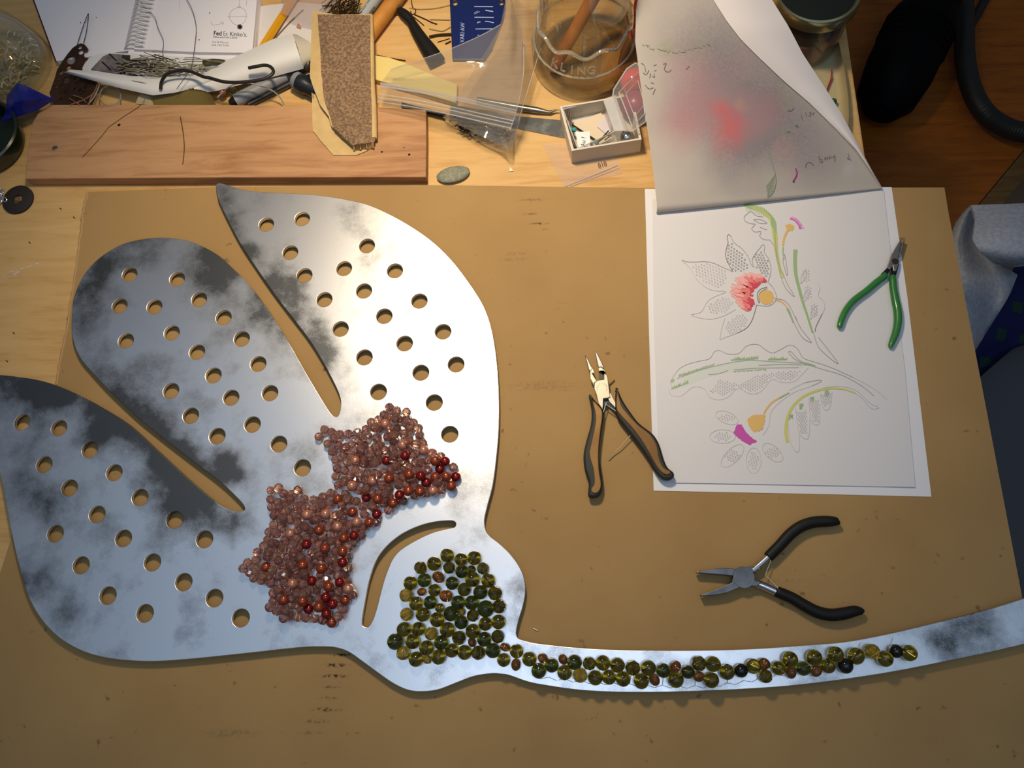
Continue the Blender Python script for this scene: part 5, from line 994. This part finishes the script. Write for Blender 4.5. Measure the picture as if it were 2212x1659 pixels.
flat('enamel_plate', [(970, -30), (1088, -30), (1091, 0), (1091, 20), (1087, 40), (1076, 68), (1062, 105), (1046, 128), (977, 128)], .0008, .0042, m_navy, bl, [circ(983, 6, 5.4, 18), circ(1083, 6, 5.0, 18)], bevel=.0005)
mb = MB(); zn = lambda pts: Z(960, 0, 13.825, pts)
for P, wd in (([(890, 195), (1455, 198)], .0011), ([(1225, 305), (1455, 345)], .0013), ([(885, 420), (960, 390), (1060, 345)], .0005), ([(890, 385), (960, 350), (1010, 330)], .0005), ([(900, 515), (1475, 522)], .0011), ([(985, 690), (1010, 660), (1075, 660)], .0011), ([(1215, 640), (1290, 640), (1475, 680)], .0010), ([(930, 865), (1430, 860)], .0010), ([(990, 1060), (1035, 1045)], .0008)): ribbon(mb, zn(P), .0043, wd, sub=2)
mb.obj('stamped_marks', M('white_stamp', lin(170, 186, 226), .5), bl, False)
text('stamped_lettering', 'VARI·AW', 1002.5, 92, .0043, 9.5, 88, bpy.data.materials['white_stamp'], bl, .0, .78)

# scriber and steel rule under the bag
tag(obj('black_rod', *tube([W(868, 227, .0045), W(912, 238, .0045), W(962, 251, .0045)], .0025, 10), M('rod_black', lin(40, 38, 38), .3, .6)), 'dark metal rod poking from under the zip bag onto the plank end', 'rod')
sc_ = thing('steel_scriber', 'tapered steel scriber whose tip points at the small white box', 'scriber', W(1140, 235, 0)); m_sc = M('scriber_steel', (.36, .31, .25, 1), .25, .9)
obj('shaft', *tube([W(1030, 216, .004), W(1119, 232, .004), W(1160, 238, .004), W(1190, 243, .004)], [.0032, .0034, .003, .0012], 12), m_sc, sc_); obj('point', *tube([W(1188, 242, .004), W(1200, 238, .0045), W(1210, 237, .005)], [.0016, .0009, .0004], 8), m_sc, sc_)
rl = tag(flat('steel_rule', [(975, 226), (1119, 251), (1206, 259), (1226, 262), (1230, 298), (1211, 296), (1118, 277), (970, 258)], .0004, .0014, M('rule_steel', (.26, .27, .27, 1), .3, .9, col2=(.45, .46, .46, 1), nscale=70, thr=(.5, .7))), 'dark steel rule running under the bag toward the white box', 'rule')

# zip bag
m_bag = film('bag_film', (.94, .935, .925, 1), .085, .09, (.62, .61, .58, 1), .4, 34)
bg = thing('zip_bag', 'clear resealable plastic bag holding dark pins', 'plastic bag', W(1030, 200, 0))
Rb = random.Random(2)
cr_ = lambda u, v: .0022 * math.sin(9 * u + 6 * v) * math.sin(6 * v + 2) + .0006 * math.sin(19 * u - 9 * v)
obj('front_film', *ruled([(845, 149), (919, 125), (977, 104), (1040, 76), (1081, 53), (1092, 0), (1096, -40)], [(822, 180), (900, 192), (980, 208), (1050, 224), (1117, 238), (1130, 165), (1132, 100)], lambda u, v: .022 + .020 * math.sin(PI * v) + .012 * v + cr_(u, v), 26, 40, .0001), m_bag, bg)
obj('back_film', *ruled([(957, 253), (1000, 190), (1050, 110), (1085, 50), (1100, -40)], [(1105, 326), (1122, 270), (1148, 166), (1168, 104), (1166, -40)], lambda u, v: .010 + .022 * math.sin(PI * (.1 + .8 * u)) * (.5 + .6 * v) + .010 * v + cr_(v, u), 26, 36, .0001), m_bag, bg)
obj('pouch_film', *ruled([(957, 253), (985, 272), (1015, 289), (1053, 313), (1091, 327)], [(1000, 240), (1040, 236), (1080, 240), (1112, 262), (1110, 326)], lambda u, v: .004 + .016 * math.sin(PI * (.05 + .9 * u)) + cr_(u * .7, v) * .7, 18, 22, .0001), m_bag, bg)
obj('lip_film', *ruled([(822, 180), (900, 192), (980, 208), (1050, 224), (1117, 238)], [(815, 223), (900, 237), (980, 250), (1050, 268), (1101, 282)], lambda u, v: .024 + .012 * v - .003 * u + .001 * math.sin(9 * v), 8, 24, .0001), m_bag, bg)
m_zip = film('zip_film', (.94, .94, .94, 1), .3, .2, (.85, .85, .86, 1), .1)
for d, r in ((0, .0011), (5, .0010), (22, .0005), (29, .0005), (38, .0005)):
    obj('zip_track', *wire([(822 - .18 * d, 181 + d, .0262), (900 - .2 * d, 193 + d, .029), (980 - .2 * d, 209 + d, .032), (1050 - .2 * d, 225 + d, .035), (1116 - .3 * d, 239 + d, .037)], 0, r, 6, 4), m_zip, bg)
for P in ([(1131, 101, .046), (1130, 165, .042), (1116, 238, .037), (1101, 282, .033)], [(845, 149, .024), (919, 125, .028), (977, 104, .034), (1040, 76, .040), (1081, 53, .042)], [(1168, 104, .030), (1149, 165, .028), (1127, 238, .022), (1112, 300, .010)], [(957, 253, .006), (1015, 289, .005), (1053, 314, .004), (1091, 327, .004)]):
    obj('seam', *wire(P, 0, .0004, 5, 4), m_zip, bg)
mb = MB(); Rn = random.Random(31)
for k in range(95):
    t = Rn.random(); x = 990 + 108 * t + Rn.gauss(0, 5); y = 262 + 36 * t + Rn.gauss(0, 9) - (8 if t > .8 else 0); a = Rn.gauss(-.5, .5); L = Rn.uniform(7, 16); z = Rn.uniform(.002, .012)
    mb.add(*tube([W(x - L * math.cos(a), y - L * math.sin(a) * .8, z), W(x + L * math.cos(a), y + L * math.sin(a) * .8, z + .002)], .00055, 5))
tag(mb.obj('black_pins', M('black_pins', lin(46, 42, 38), .35, .6)), 'dense bunch of black pins inside the zip bag', 'pins', kind='stuff')

# glass jug
JC = W(1262, 128, 0); JR = pxr(1262, 128, 112)
jg = thing('glass_jug', 'large clear glass jug with raised lettering behind the small white box', 'jug', JC)
def scal(prof, amp=0): return lathe(prof, 56, JC)
obj('jug_wall', *scal([(0, 0), (JR * .93, 0), (JR, .004), (JR * 1.0, .026), (JR * .95, .032), (JR * .90, .036), (JR * .86, .052), (JR * .80, .062), (JR * .80, .085), (JR * .70, .115), (JR * .42, .150), (JR * .36, .165), (JR * .36, .185), (JR * .30, .185), (JR * .30, .165), (JR * .36, .148), (JR * .64, .113), (JR * .74, .084), (JR * .74, .061), (JR * .80, .050), (JR * .84, .035), (JR * .94, .025), (JR * .94, .006), (0, .005)]), film('jug_glass', (.95, .93, .86, 1), .03, .02, (.7, .66, .55, 1), .12, 40, 1.5), jg)
m_jg2 = M('raised_glass', (.90, .84, .66, 1), .04, trans=.8, spec=.8)
pts = []
for k in range(90):
    a = 2 * PI * k / 90; r = JR * .845; pts.append(JC + Vector((r * math.cos(a), r * math.sin(a), .056 + .0035 * math.sin(9 * a))))
obj('scalloped_band', *tube(pts + [pts[0]], .0018, 8), m_jg2, jg)
pts = [JC + Vector((JR * .94 * math.cos(2 * PI * k / 60), JR * .94 * math.sin(2 * PI * k / 60), .033)) for k in range(61)]; obj('seam_ring', *tube(pts, .0011, 8), m_jg2, jg)
for i, chh in enumerate('KLING'):
    a = math.radians(-128 + i * 11); r = JR * .935; c = JC + Vector((r * math.cos(a), r * math.sin(a), .0375)); cu = bpy.data.curves.new('tmp', 'FONT'); cu.body = chh; cu.size = .0115; cu.extrude = .0008; cu.align_x = 'CENTER'; cu.resolution_u = 2
    o = bpy.data.objects.new('tmp', cu); COL.objects.link(o); me = bpy.data.meshes.new_from_object(o.evaluated_get(bpy.context.evaluated_depsgraph_get()))
    tx = Vector((-math.sin(a), math.cos(a), 0)); nrm = Vector((math.cos(a), math.sin(a), .35)).normalized(); up_ = nrm.cross(tx)
    vs = [c + tx * v.co.x + up_ * v.co.y + nrm * v.co.z for v in me.vertices]; fs = [tuple(p.vertices) for p in me.polygons]; bpy.data.objects.remove(o); bpy.data.curves.remove(cu); bpy.data.meshes.remove(me)
    obj('raised_letter', vs, fs, m_jg2, jg, False)
tag(obj('wooden_spoon_handle', *tube([W(1194, 150, .008), W(1240, 70, .040), W(1300, -40, .085)], [.0055, .006, .0065], 14), M('spoon_wood', lin(182, 112, 58), .5)), 'brown wooden handle seen through the glass jug', 'handle')
brs = thing('paint_brush', 'paint brush with reddish handle leaning at the right of the glass jug', 'brush', W(1350, 120, 0))
obj('bristles', *tube([W(1336, 146, .012), W(1350, 112, .02), W(1362, 84, .026)], [.0012, .0045, .0035], 12), M('bristle_brown', lin(110, 66, 34), .7), brs); obj('handle', *tube([W(1362, 84, .026), W(1372, 40, .036), W(1382, -20, .05)], [.0034, .004, .003], 12), M('brush_red', lin(176, 60, 34), .4), brs)
tag(obj('leather_pouch', *ruled([(1196, -200), (1192, -150), (1210, -100)], [(1420, -200), (1420, -100), (1400, -40)], lambda u, v: .016 + .03 * math.sin(PI * u) * (1 - .5 * v), 12, 12, .002), M('pouch_brown', lin(82, 58, 42), .6, col2=lin(60, 40, 30), nscale=40)), 'dark brown leather pouch behind the glass jug', 'pouch')
tag(obj('tan_cloth', *ruled([(1300, 70), (1300, 130), (1290, 200)], [(1372, 60), (1372, 130), (1340, 190)], lambda u, v: .006 + .008 * math.sin(PI * u) * math.sin(PI * v), 10, 10, .001), M('cloth_ochre', lin(176, 128, 62), .8, col2=lin(150, 104, 46), nscale=60)), 'crumpled ochre cloth right of the glass jug', 'cloth')
tag(obj('red_ball', *lathe([(.0125 * math.sin(PI * k / 12), -.0125 * math.cos(PI * k / 12)) for k in range(13)], 28, W(1368, 176, .0135)), M('red_gloss', lin(196, 34, 30), .2, coat=.4)), 'shiny red ball behind the plastic box lid', 'ball')
tag(obj('magenta_ball', *lathe([(.0135 * math.sin(PI * k / 12), -.0135 * math.cos(PI * k / 12)) for k in range(13)], 28, W(1372, 228, .0145)), M('magenta_gloss', lin(150, 40, 84), .3)), 'magenta ball seen through the plastic box lid', 'ball')

# white box, its plastic hinged case and contents
m_box = M('white_card_box', lin(218, 208, 190), .7); BXZ = .021
wb = thing('white_box', 'small open white card box of needles in front of the glass jug', 'box', W(1300, 290, 0))
rim_o = [W(1209, 230, BXZ), W(1366, 203, BXZ), W(1386, 301, BXZ), W(1235, 326, BXZ)]; cc = sum(rim_o, Vector()) / 4
rim_i = [p + (cc - p).normalized() * .0028 for p in rim_o]
low_o = [Vector((p.x, p.y, .0006)) for p in rim_o]; low_i = [Vector((p.x, p.y, .0022)) for p in rim_i]
V8 = rim_o + rim_i + low_o + low_i
names = ['back_wall', 'right_wall', 'front_wall', 'left_wall']
for i in range(4):
    j = (i + 1) % 4; vs = [V8[i], V8[j], V8[4 + j], V8[4 + i], V8[8 + i], V8[8 + j], V8[12 + j], V8[12 + i]]
    obj('wall_panel', vs, [(0, 1, 2, 3), (1, 0, 4, 5), (3, 2, 6, 7), (4, 7, 6, 5), (0, 3, 7, 4), (2, 1, 5, 6)], m_box, wb, False)
obj('base_panel', low_o + low_i, [(0, 3, 2, 1), (4, 5, 6, 7), (0, 1, 5, 4), (1, 2, 6, 5), (2, 3, 7, 6), (3, 0, 4, 7)], m_box, wb, False)
m_case = film('case_plastic', (.97, .96, .95, 1), .09, .1, (.86, .85, .84, 1), .1)
m_edge = film('case_edge', (.95, .95, .95, 1), .42, .12, (.92, .90, .88, 1), .05)
pcs = thing('plastic_case', 'clear hinged plastic case standing open inside the white box', 'case', W(1300, 260, .0025))
def qsheet(P, th=.0006):
    n = len(P); up_ = (P[1] - P[0]).cross(P[-1] - P[0]).normalized() * th; return list(P) + [p - up_ for p in P], [tuple(range(n)), tuple(range(2 * n - 1, n - 1, -1))] + [(i, i + n, (i + 1) % n + n, (i + 1) % n) for i in range(n)]
q0 = [W(1216, 236, .0195), W(1303, 215, .0195), W(1328, 284, .0195), W(1248, 321, .0195)]
for i in range(4):
    j = (i + 1) % 4; obj('case_side', *qsheet([q0[i], q0[j], Vector((q0[j].x, q0[j].y, .0028)), Vector((q0[i].x, q0[i].y, .0028))]), m_case, pcs, False)
obj('case_rim', *tube(q0 + [q0[0]], .0007, 6), m_edge, pcs)
hz = [W(1303, 215, .020), W(1330, 206, .023), W(1354, 282, .023), W(1328, 284, .020)]; obj('hinge', *qsheet(hz), m_edge, pcs, False)
ld = [W(1324, 207, .023), W(1326, 193, .026), W(1354, 149, .038), W(1373, 136, .043), W(1380, 140, .043), W(1396, 262, .036), W(1367, 283, .027), W(1350, 283, .023)]
obj('lid', *qsheet(ld), m_case, pcs, False); obj('lid_rim', *tube(ld + [ld[0]], .0008, 6), m_edge, pcs)
l2 = [W(1337, 200, .028), W(1382, 154, .044), W(1393, 245, .040), W(1366, 274, .031)]; obj('lid_ridge', *tube(l2 + [l2[0]], .0006, 6), m_edge, pcs)
l3 = [W(1352, 203, .031), W(1378, 174, .041), W(1392, 226, .041), W(1371, 252, .033)]; obj('lid_ridge', *tube(l3 + [l3[0]], .0004, 6), m_edge, pcs)
tag(flat('beige_card', [(1236, 269), (1298, 243), (1314, 282), (1291, 306)], .0034, .0044, M('card_beige', lin(222, 204, 176), .7)), 'beige card lying inside the plastic case', 'card')
tag(flat('lilac_card', [(1290, 273), (1306, 246), (1322, 266), (1318, 290), (1308, 289)], .0052, .0058, M('card_lilac', lin(214, 204, 206), .6)), 'paler lilac card resting on the beige card in the case', 'card')
tgp = thing('paper_tag', 'white paper tag with handwritten Au and question mark in the box', 'tag', W(1262, 300, .016))
flat('tag_paper', [(1243, 285), (1274, 284), (1275, 315), (1252, 320), (1249, 316)], .0172, .0176, M('tag_white', lin(240, 238, 234), .7), tgp)
text('handwriting', 'Au', 1263.5, 317, .01770, 9.5, 84, m_txt, tgp, .0, .85); text('handwriting', '?', 1264.5, 300, .01770, 9.0, 84, m_txt, tgp, .0, 1.0)
m_ndl = M('needle_dark', lin(72, 58, 46), .35, .7)
nds = [([(1219, 237, .018), (1232, 292, .012), (1243, 319, .010)], 'leftmost dark needle standing along the left wall of the white box'), ([(1227, 238, .018), (1235, 285, .012), (1244, 318, .010)], 'second dark needle from the left wall of the white box'), ([(1232, 244, .016), (1236, 284, .012), (1246, 320, .010)], 'third dark needle from the left wall of the white box'),
       ([(1236, 269, .0055), (1262, 286, .0055), (1292, 306, .0055)], 'long dark needle lying along the lower edge of the beige card'), ([(1291, 306, .007), (1304, 294, .011), (1315, 282, .014)], 'upper needle of the slanting bunch beside the beige card'), ([(1292, 307, .008), (1305, 297, .011), (1318, 286, .014)], 'middle needle of the slanting bunch beside the beige card'), ([(1306, 303, .010), (1314, 297, .012), (1321, 293, .013)], 'lowest short needle of the slanting bunch near the silver ball')]
for P, lb in nds: tag(obj('needle', *wire(P, 0, .0007, 6, 2), m_ndl), lb, 'needle', 'needles in the white box')
m_tq = M('turquoise', lin(84, 176, 172), .35)
for x, y, z, lb in ((1233, 279, .014, 'turquoise bead by the needles, left of the pair'), (1241, 280, .014, 'turquoise bead by the needles, right of the pair'), (1287, 306, .008, 'turquoise bead at the lower corner of the beige card'), (1324, 245, .015, 'largest turquoise bead beneath the hinge of the plastic case')):
    r = .0022 if x < 1300 else .0032; tag(obj('turquoise_bead', *lathe([(.0003, -r), (r * .8, -r * .6), (r, 0), (r * .8, r * .6), (.0003, r)], 14, W(x, y, z)), m_tq), lb, 'bead', 'turquoise beads in the white box')
sb_ = thing('silver_ball', 'polished silver ball in the right corner of the white box', 'ball', W(1354, 302, .003)); rB = .0072; cB = W(1354, 298, .011)
obj('sphere', *lathe([(rB * math.sin(PI * k / 14), -rB * math.cos(PI * k / 14)) for k in range(15)], 28, cB), M('polished_silver', (.72, .68, .60, 1), .08, 1), sb_); obj('seam_band', *lathe([(rB * .99, -.0004), (rB * 1.03, 0), (rB * .99, .0004)], 28, cB), m_silver, sb_)
# small flat bag under the box
sg = thing('flat_zip_bag', 'small flat clear zip bag marked 010 under the white box', 'plastic bag', W(1255, 360, 0))
obj('film', *ruled([(1172, 312), (1219, 405)], [(1320, 300), (1344, 374)], lambda u, v: .0007 + .0004 * math.sin(9 * u + 5 * v), 16, 14, .0001), film('flat_bag_film', (1, .99, .98, 1), .10, .1, (.96, .88, .82, 1), .3, 90), sg)
obj('zip_track', *wire([(1219, 402), (1275, 380), (1333, 356)], .0018, .0006, 6, 2), m_zip, sg); obj('zip_track', *wire([(1222, 405), (1278, 384), (1338, 361)], .0018, .0004, 6, 2), m_zip, sg)
text('written_number', '010', 1293, 362, .0022, 9.5, 18, M('marker_ink', lin(96, 70, 56), .7), sg, .01, .95)
tag(flat('gold_shred', [(1100, 370), (1102, 361), (1109, 369)], .0003, .0012, M('white_chip', lin(238, 228, 212), .6)), 'tiny white triangular chip on the bare bench', 'chip').name = 'white_chip'
pcx = W(980, 381, 0); vs, fs = lathe([(0, .0)] + [(math.cos(a), .5 + .5 * math.sin(a)) for a in [-PI / 2 + PI * k / 12 for k in range(1, 12)]] + [(0, 1.0)], 32)
M3 = Matrix.Rotation(math.radians(12), 3, 'Z'); rx, ry = pxr(980, 381, 36), .0085
tag(obj('pebble', [pcx + M3 @ Vector((v.x * rx * (1 + .03 * math.sin(3 * v.y)), v.y * ry, v.z * .0065)) for v in vs], fs, M('pebble_stone', lin(122, 124, 104), .7, col2=lin(148, 148, 128), nscale=300, bump=.2, bscale=500)), 'flat grey green pebble on the bare bench right of the plank', 'pebble')

# top right: jam jar on a cream tray
tr = thing('cream_tray', 'cream coloured paper tray under the lidded jar at the bench edge', 'tray', W(1760, 220, 0)); m_tray = M('tray_cream', lin(190, 174, 132), .7)
obj('tray_floor', *ruled([(1640, 90), (1650, 220), (1690, 345)], [(1806, 90), (1822, 205), (1838, 345)], lambda u, v: .0012, 4, 12, .0008), m_tray, tr)
obj('raised_edge', *ruled([(1790, 90), (1803, 159), (1808, 205), (1808, 250), (1806, 290), (1812, 330)], [(1812, 90), (1826, 159), (1832, 205), (1834, 248), (1831, 290), (1836, 330)], lambda u, v: .0012 + .012 * u * u, 8, 20, .0010), m_tray, tr)
tag(obj('red_thread', *wire([(1797, 150, .004), (1795, 170, .004), (1789, 186, .004), (1785, 200, .004), (1790, 188, .004), (1799, 166, .004)], 0, .0005, 5, 3), M('thread_red', lin(150, 50, 48), .8)), 'red thread loop on the cream tray', 'thread')
tag(obj('green_bead', *lathe([(.0003, -.0035), (.0026, -.0022), (.0034, 0), (.0026, .0022), (.0003, .0035)], 14, W(1800, 220, .0055)), M('bead_green', lin(20, 84, 48), .3)), 'dark green bead on the cream tray', 'bead')
LZ = .068; LC = W(1768, -26, LZ); LR = pxr(1768, -26, 97, LZ); jb = Vector((LC.x, LC.y, 0))
jj = thing('lidded_jar', 'glass jar with dark gold rimmed metal lid at the top right', 'jar', jb)
obj('glass', *lathe([(0, .002), (LR * .84, .002), (LR * .90, .008), (LR * .92, .044), (LR * .86, .055), (LR * .86, LZ - .004), (LR * .82, LZ - .004), (LR * .82, .055), (LR * .87, .043), (LR * .85, .010), (0, .006)], 56, jb), film('jar_glass', (.95, .93, .86, 1), .03, .03, (.7, .66, .55, 1), 0, 60, 1.5), jj)
obj('contents', *lathe([(0, .0065), (LR * .82, .0065), (LR * .83, .028), (0, .030)], 40, jb), M('jar_pink', lin(186, 96, 96), .6, col2=lin(120, 90, 72), nscale=30), jj); obj('contents', *lathe([(0, .031), (LR * .80, .031), (LR * .80, .040), (0, .041)], 40, jb), M('jar_maroon', lin(70, 28, 26), .5), jj)
m_lid = M('lid_gold', (.42, .40, .22, 1), .2, .9)
obj('lid_rim', *lathe([(LR * .90, LZ - .012), (LR * .99, LZ - .012), (LR, LZ - .010), (LR, LZ - .003), (LR * .97, LZ), (LR * .92, LZ + .0006), (LR * .885, LZ - .0006), (LR * .87, LZ - .002), (LR * .86, LZ - .003)], 64, jb), m_lid, jj)
obj('lid_disc', *lathe([(0, LZ - .0022), (LR * .80, LZ - .0022), (LR * .86, LZ - .0026), (LR * .87, LZ - .004)], 56, jb), M('lid_dark', lin(50, 56, 52), .25, .6), jj)

# ------------------------------------------------------------------ below the bench edge on the right
CBZ = -.34
m_or = wood('orange_panel', lin(172, 98, 18), lin(158, 86, 14), lin(134, 68, 10), 10, .05, .5)
wc = thing('orange_cabinet', 'low orange wooden cabinet on the floor right of the bench', 'cabinet', W(2080, 200, TZ))
tp = [W(1500, -260, CBZ), W(2560, -260, CBZ), W(2560, -92, CBZ), W(2212, 322, CBZ), W(2114, 440, CBZ), W(1900, 700, CBZ), W(1500, 700, CBZ)]
vs = tp + [Vector((p.x, p.y, TZ + .001)) for p in tp]; n = len(tp)
obj('carcass', vs, [tuple(reversed(range(n))) if (tp[1] - tp[0]).cross(tp[2] - tp[1]).z < 0 else tuple(range(n))] + [(i, i + n, (i + 1) % n + n, (i + 1) % n) for i in range(n)], m_or, wc, False)
e0, e1 = tp[2], tp[5]; dn = (e1 - e0).normalized(); pn = Vector((-dn.y, dn.x, 0))
if pn.dot(Vector((1, -.3, 0))) < 0: pn = -pn
q = [e0 + Vector((0, 0, .004)), e1 + Vector((0, 0, .004)), e1 + pn * .022 + Vector((0, 0, .004)), e0 + pn * .022 + Vector((0, 0, .004))]; vs = q + [p - Vector((0, 0, .03)) for p in q]
obj('edge_rail', vs, [(0, 1, 2, 3), (7, 6, 5, 4), (0, 4, 5, 1), (1, 5, 6, 2), (2, 6, 7, 3), (3, 7, 4, 0)], wood('rail_wood', lin(126, 96, 52), lin(112, 82, 42), lin(90, 64, 32), 18), wc, False)
m_hose = M('hose_black', lin(34, 33, 30), .5)
hz_ = CBZ + .03
ho = thing('black_hose', 'ribbed black hose curving over the orange cabinet', 'hose', W(2090, 150, CBZ))
hp = [W(x, y, hz_) for x, y in cr([(2080, -80), (2082, 0), (2083, 70), (2084, 120), (2092, 170), (2108, 215), (2132, 248), (2160, 268), (2192, 282), (2230, 288), (2290, 290)], 12)]
obj('tube', *tube(hp, [.0125 + (.0009 if i % 2 else 0) for i in range(len(hp))], 16), m_hose, ho)
obj('thin_hose', *tube([W(x, y, CBZ + .008) for x, y in cr([(2150, -40), (2128, 0), (2108, 36), (2094, 60)], 5)], .006, 10), m_hose, ho)
vb = thing('black_canister', 'tall black ribbed canister standing in the dark beside the hose', 'canister', W(1985, 60, CBZ))
bx = (W(1915, 205, CBZ + .05) - W(2010, 10, CBZ + .07)); m_vb = M('canister_black', lin(6, 7, 8), .6, spec=.08)
c0 = W(2022, -10, CBZ + .075); axv = bx.normalized(); LB = bx.length
obj('body', *lathe([(0, -.02), (.030, -.02), (.034, 0), (.034, .02), (.040, .035), (.044, .05), (.044, LB * .85), (.038, LB * 1.15), (.022, LB * 1.3), (0, LB * 1.32)], 36, c0, axv), m_vb, vb); 
for k in range(4): obj('rib', *lathe([(.0435, -.002), (.046, 0), (.0435, .002)], 36, c0 + axv * (.055 + .010 * k), axv), m_vb, vb)
obj('cap', *lathe([(0, -.05), (.026, -.05), (.029, -.045), (.029, -.02)], 30, c0, axv), m_vb, vb)
# foam roll, dotted blue cloth, grey mat on a stool-high bin
m_foam = M('packing_foam', lin(178, 182, 190), .7, col2=lin(158, 162, 172), nscale=240, bump=.5, bscale=400)
fo = thing('foam_sheet', 'curled white packing foam sheet hanging right of the cardboard', 'foam sheet', W(2140, 560, -.22))
FZ = -.10
obj('rolled_fold', *ruled([(2098, 443), (2107, 470), (2104, 500), (2100, 520), (2116, 540), (2150, 566), (2190, 575)], [(2300, 436), (2300, 470), (2300, 510), (2300, 540), (2290, 556), (2260, 566), (2230, 570)], lambda u, v: FZ + .030 * math.sin(PI * min(1, v * 1.05)) + .006 * math.sin(4 * u), 14, 18, .003), m_foam, fo)
obj('hanging_sheet', *ruled([(2096, 443), (2070, 470), (2050, 520), (2050, 640), (2060, 720), (2080, 800)], [(2112, 450), (2122, 530), (2170, 580), (2200, 590), (2180, 640), (2130, 720)], lambda u, v: FZ - .035 - .055 * v + .01 * math.sin(6 * u), 12, 16, .003), m_foam, fo)
def dotcloth():
    m, t, p = newmat('blue_green_dots'); p.inputs['Roughness'].default_value = .9
    tc = N(t, 'ShaderNodeTexCoord'); mp = N(t, 'ShaderNodeMapping'); mp.inputs['Rotation'].default_value = (0, 0, .06); t.links.new(tc.outputs['Object'], mp.inputs[0])
    ck = N(t, 'ShaderNodeTexBrick', offset=0.5); ck.inputs['Color1'].default_value = lin(18, 56, 32); ck.inputs['Color2'].default_value = lin(20, 60, 48); ck.inputs['Mortar'].default_value = lin(10, 20, 78)
    ck.inputs['Scale'].default_value = 1; ck.inputs['Mortar Size'].default_value = .009; ck.inputs['Mortar Smooth'].default_value = 0; ck.inputs['Brick Width'].default_value = .031; ck.inputs['Row Height'].default_value = .029
    t.links.new(mp.outputs[0], ck.inputs['Vector']); t.links.new(ck.outputs['Color'], p.inputs['Base Color']); return m
tag(obj('dotted_cloth', *ruled([(2196, 560), (2180, 620), (2120, 700), (2080, 800), (2090, 860)], [(2330, 520), (2320, 640), (2280, 720), (2190, 752), (2112, 818)], lambda u, v: -.225 + .014 * math.sin(3 * u + 4 * v), 14, 16, .003), dotcloth()), 'blue cloth with green squares hanging under the foam sheet', 'cloth')
tag(obj('grey_mat', *ruled([(2050, 640), (2060, 900), (2100, 1250), (2150, 1450)], [(2420, 560), (2420, 900), (2420, 1250), (2420, 1450)], lambda u, v: -.30 + .01 * math.sin(3 * v), 8, 12, .004), M('mat_grey', lin(92, 94, 98), .85)), 'dull grey mat below the bench right of the cardboard', 'mat')
sup = thing('storage_bin', 'dark storage bin below the bench holding up the foam, cloth and mat', 'bin', W(2240, 900, TZ))
bb = [W(2080, 900, -.31), W(2420, 900, -.31), W(2420, 1420, -.31), W(2120, 1420, -.31)]
x0, x1 = min(p.x for p in bb), max(p.x for p in bb); y0, y1 = min(p.y for p in bb), max(p.y for p in bb)
obj('bin_body', *boxv(x0, x1, y0, y1, TZ + .001, -.33, .01), M('bin_dark', lin(40, 40, 42), .7), sup, False); obj('bin_lid', *boxv(x0 - .008, x1 + .008, y0 - .008, y1 + .008, -.33, -.318, .004), M('bin_lid_dark', lin(48, 48, 50), .7), sup, False)
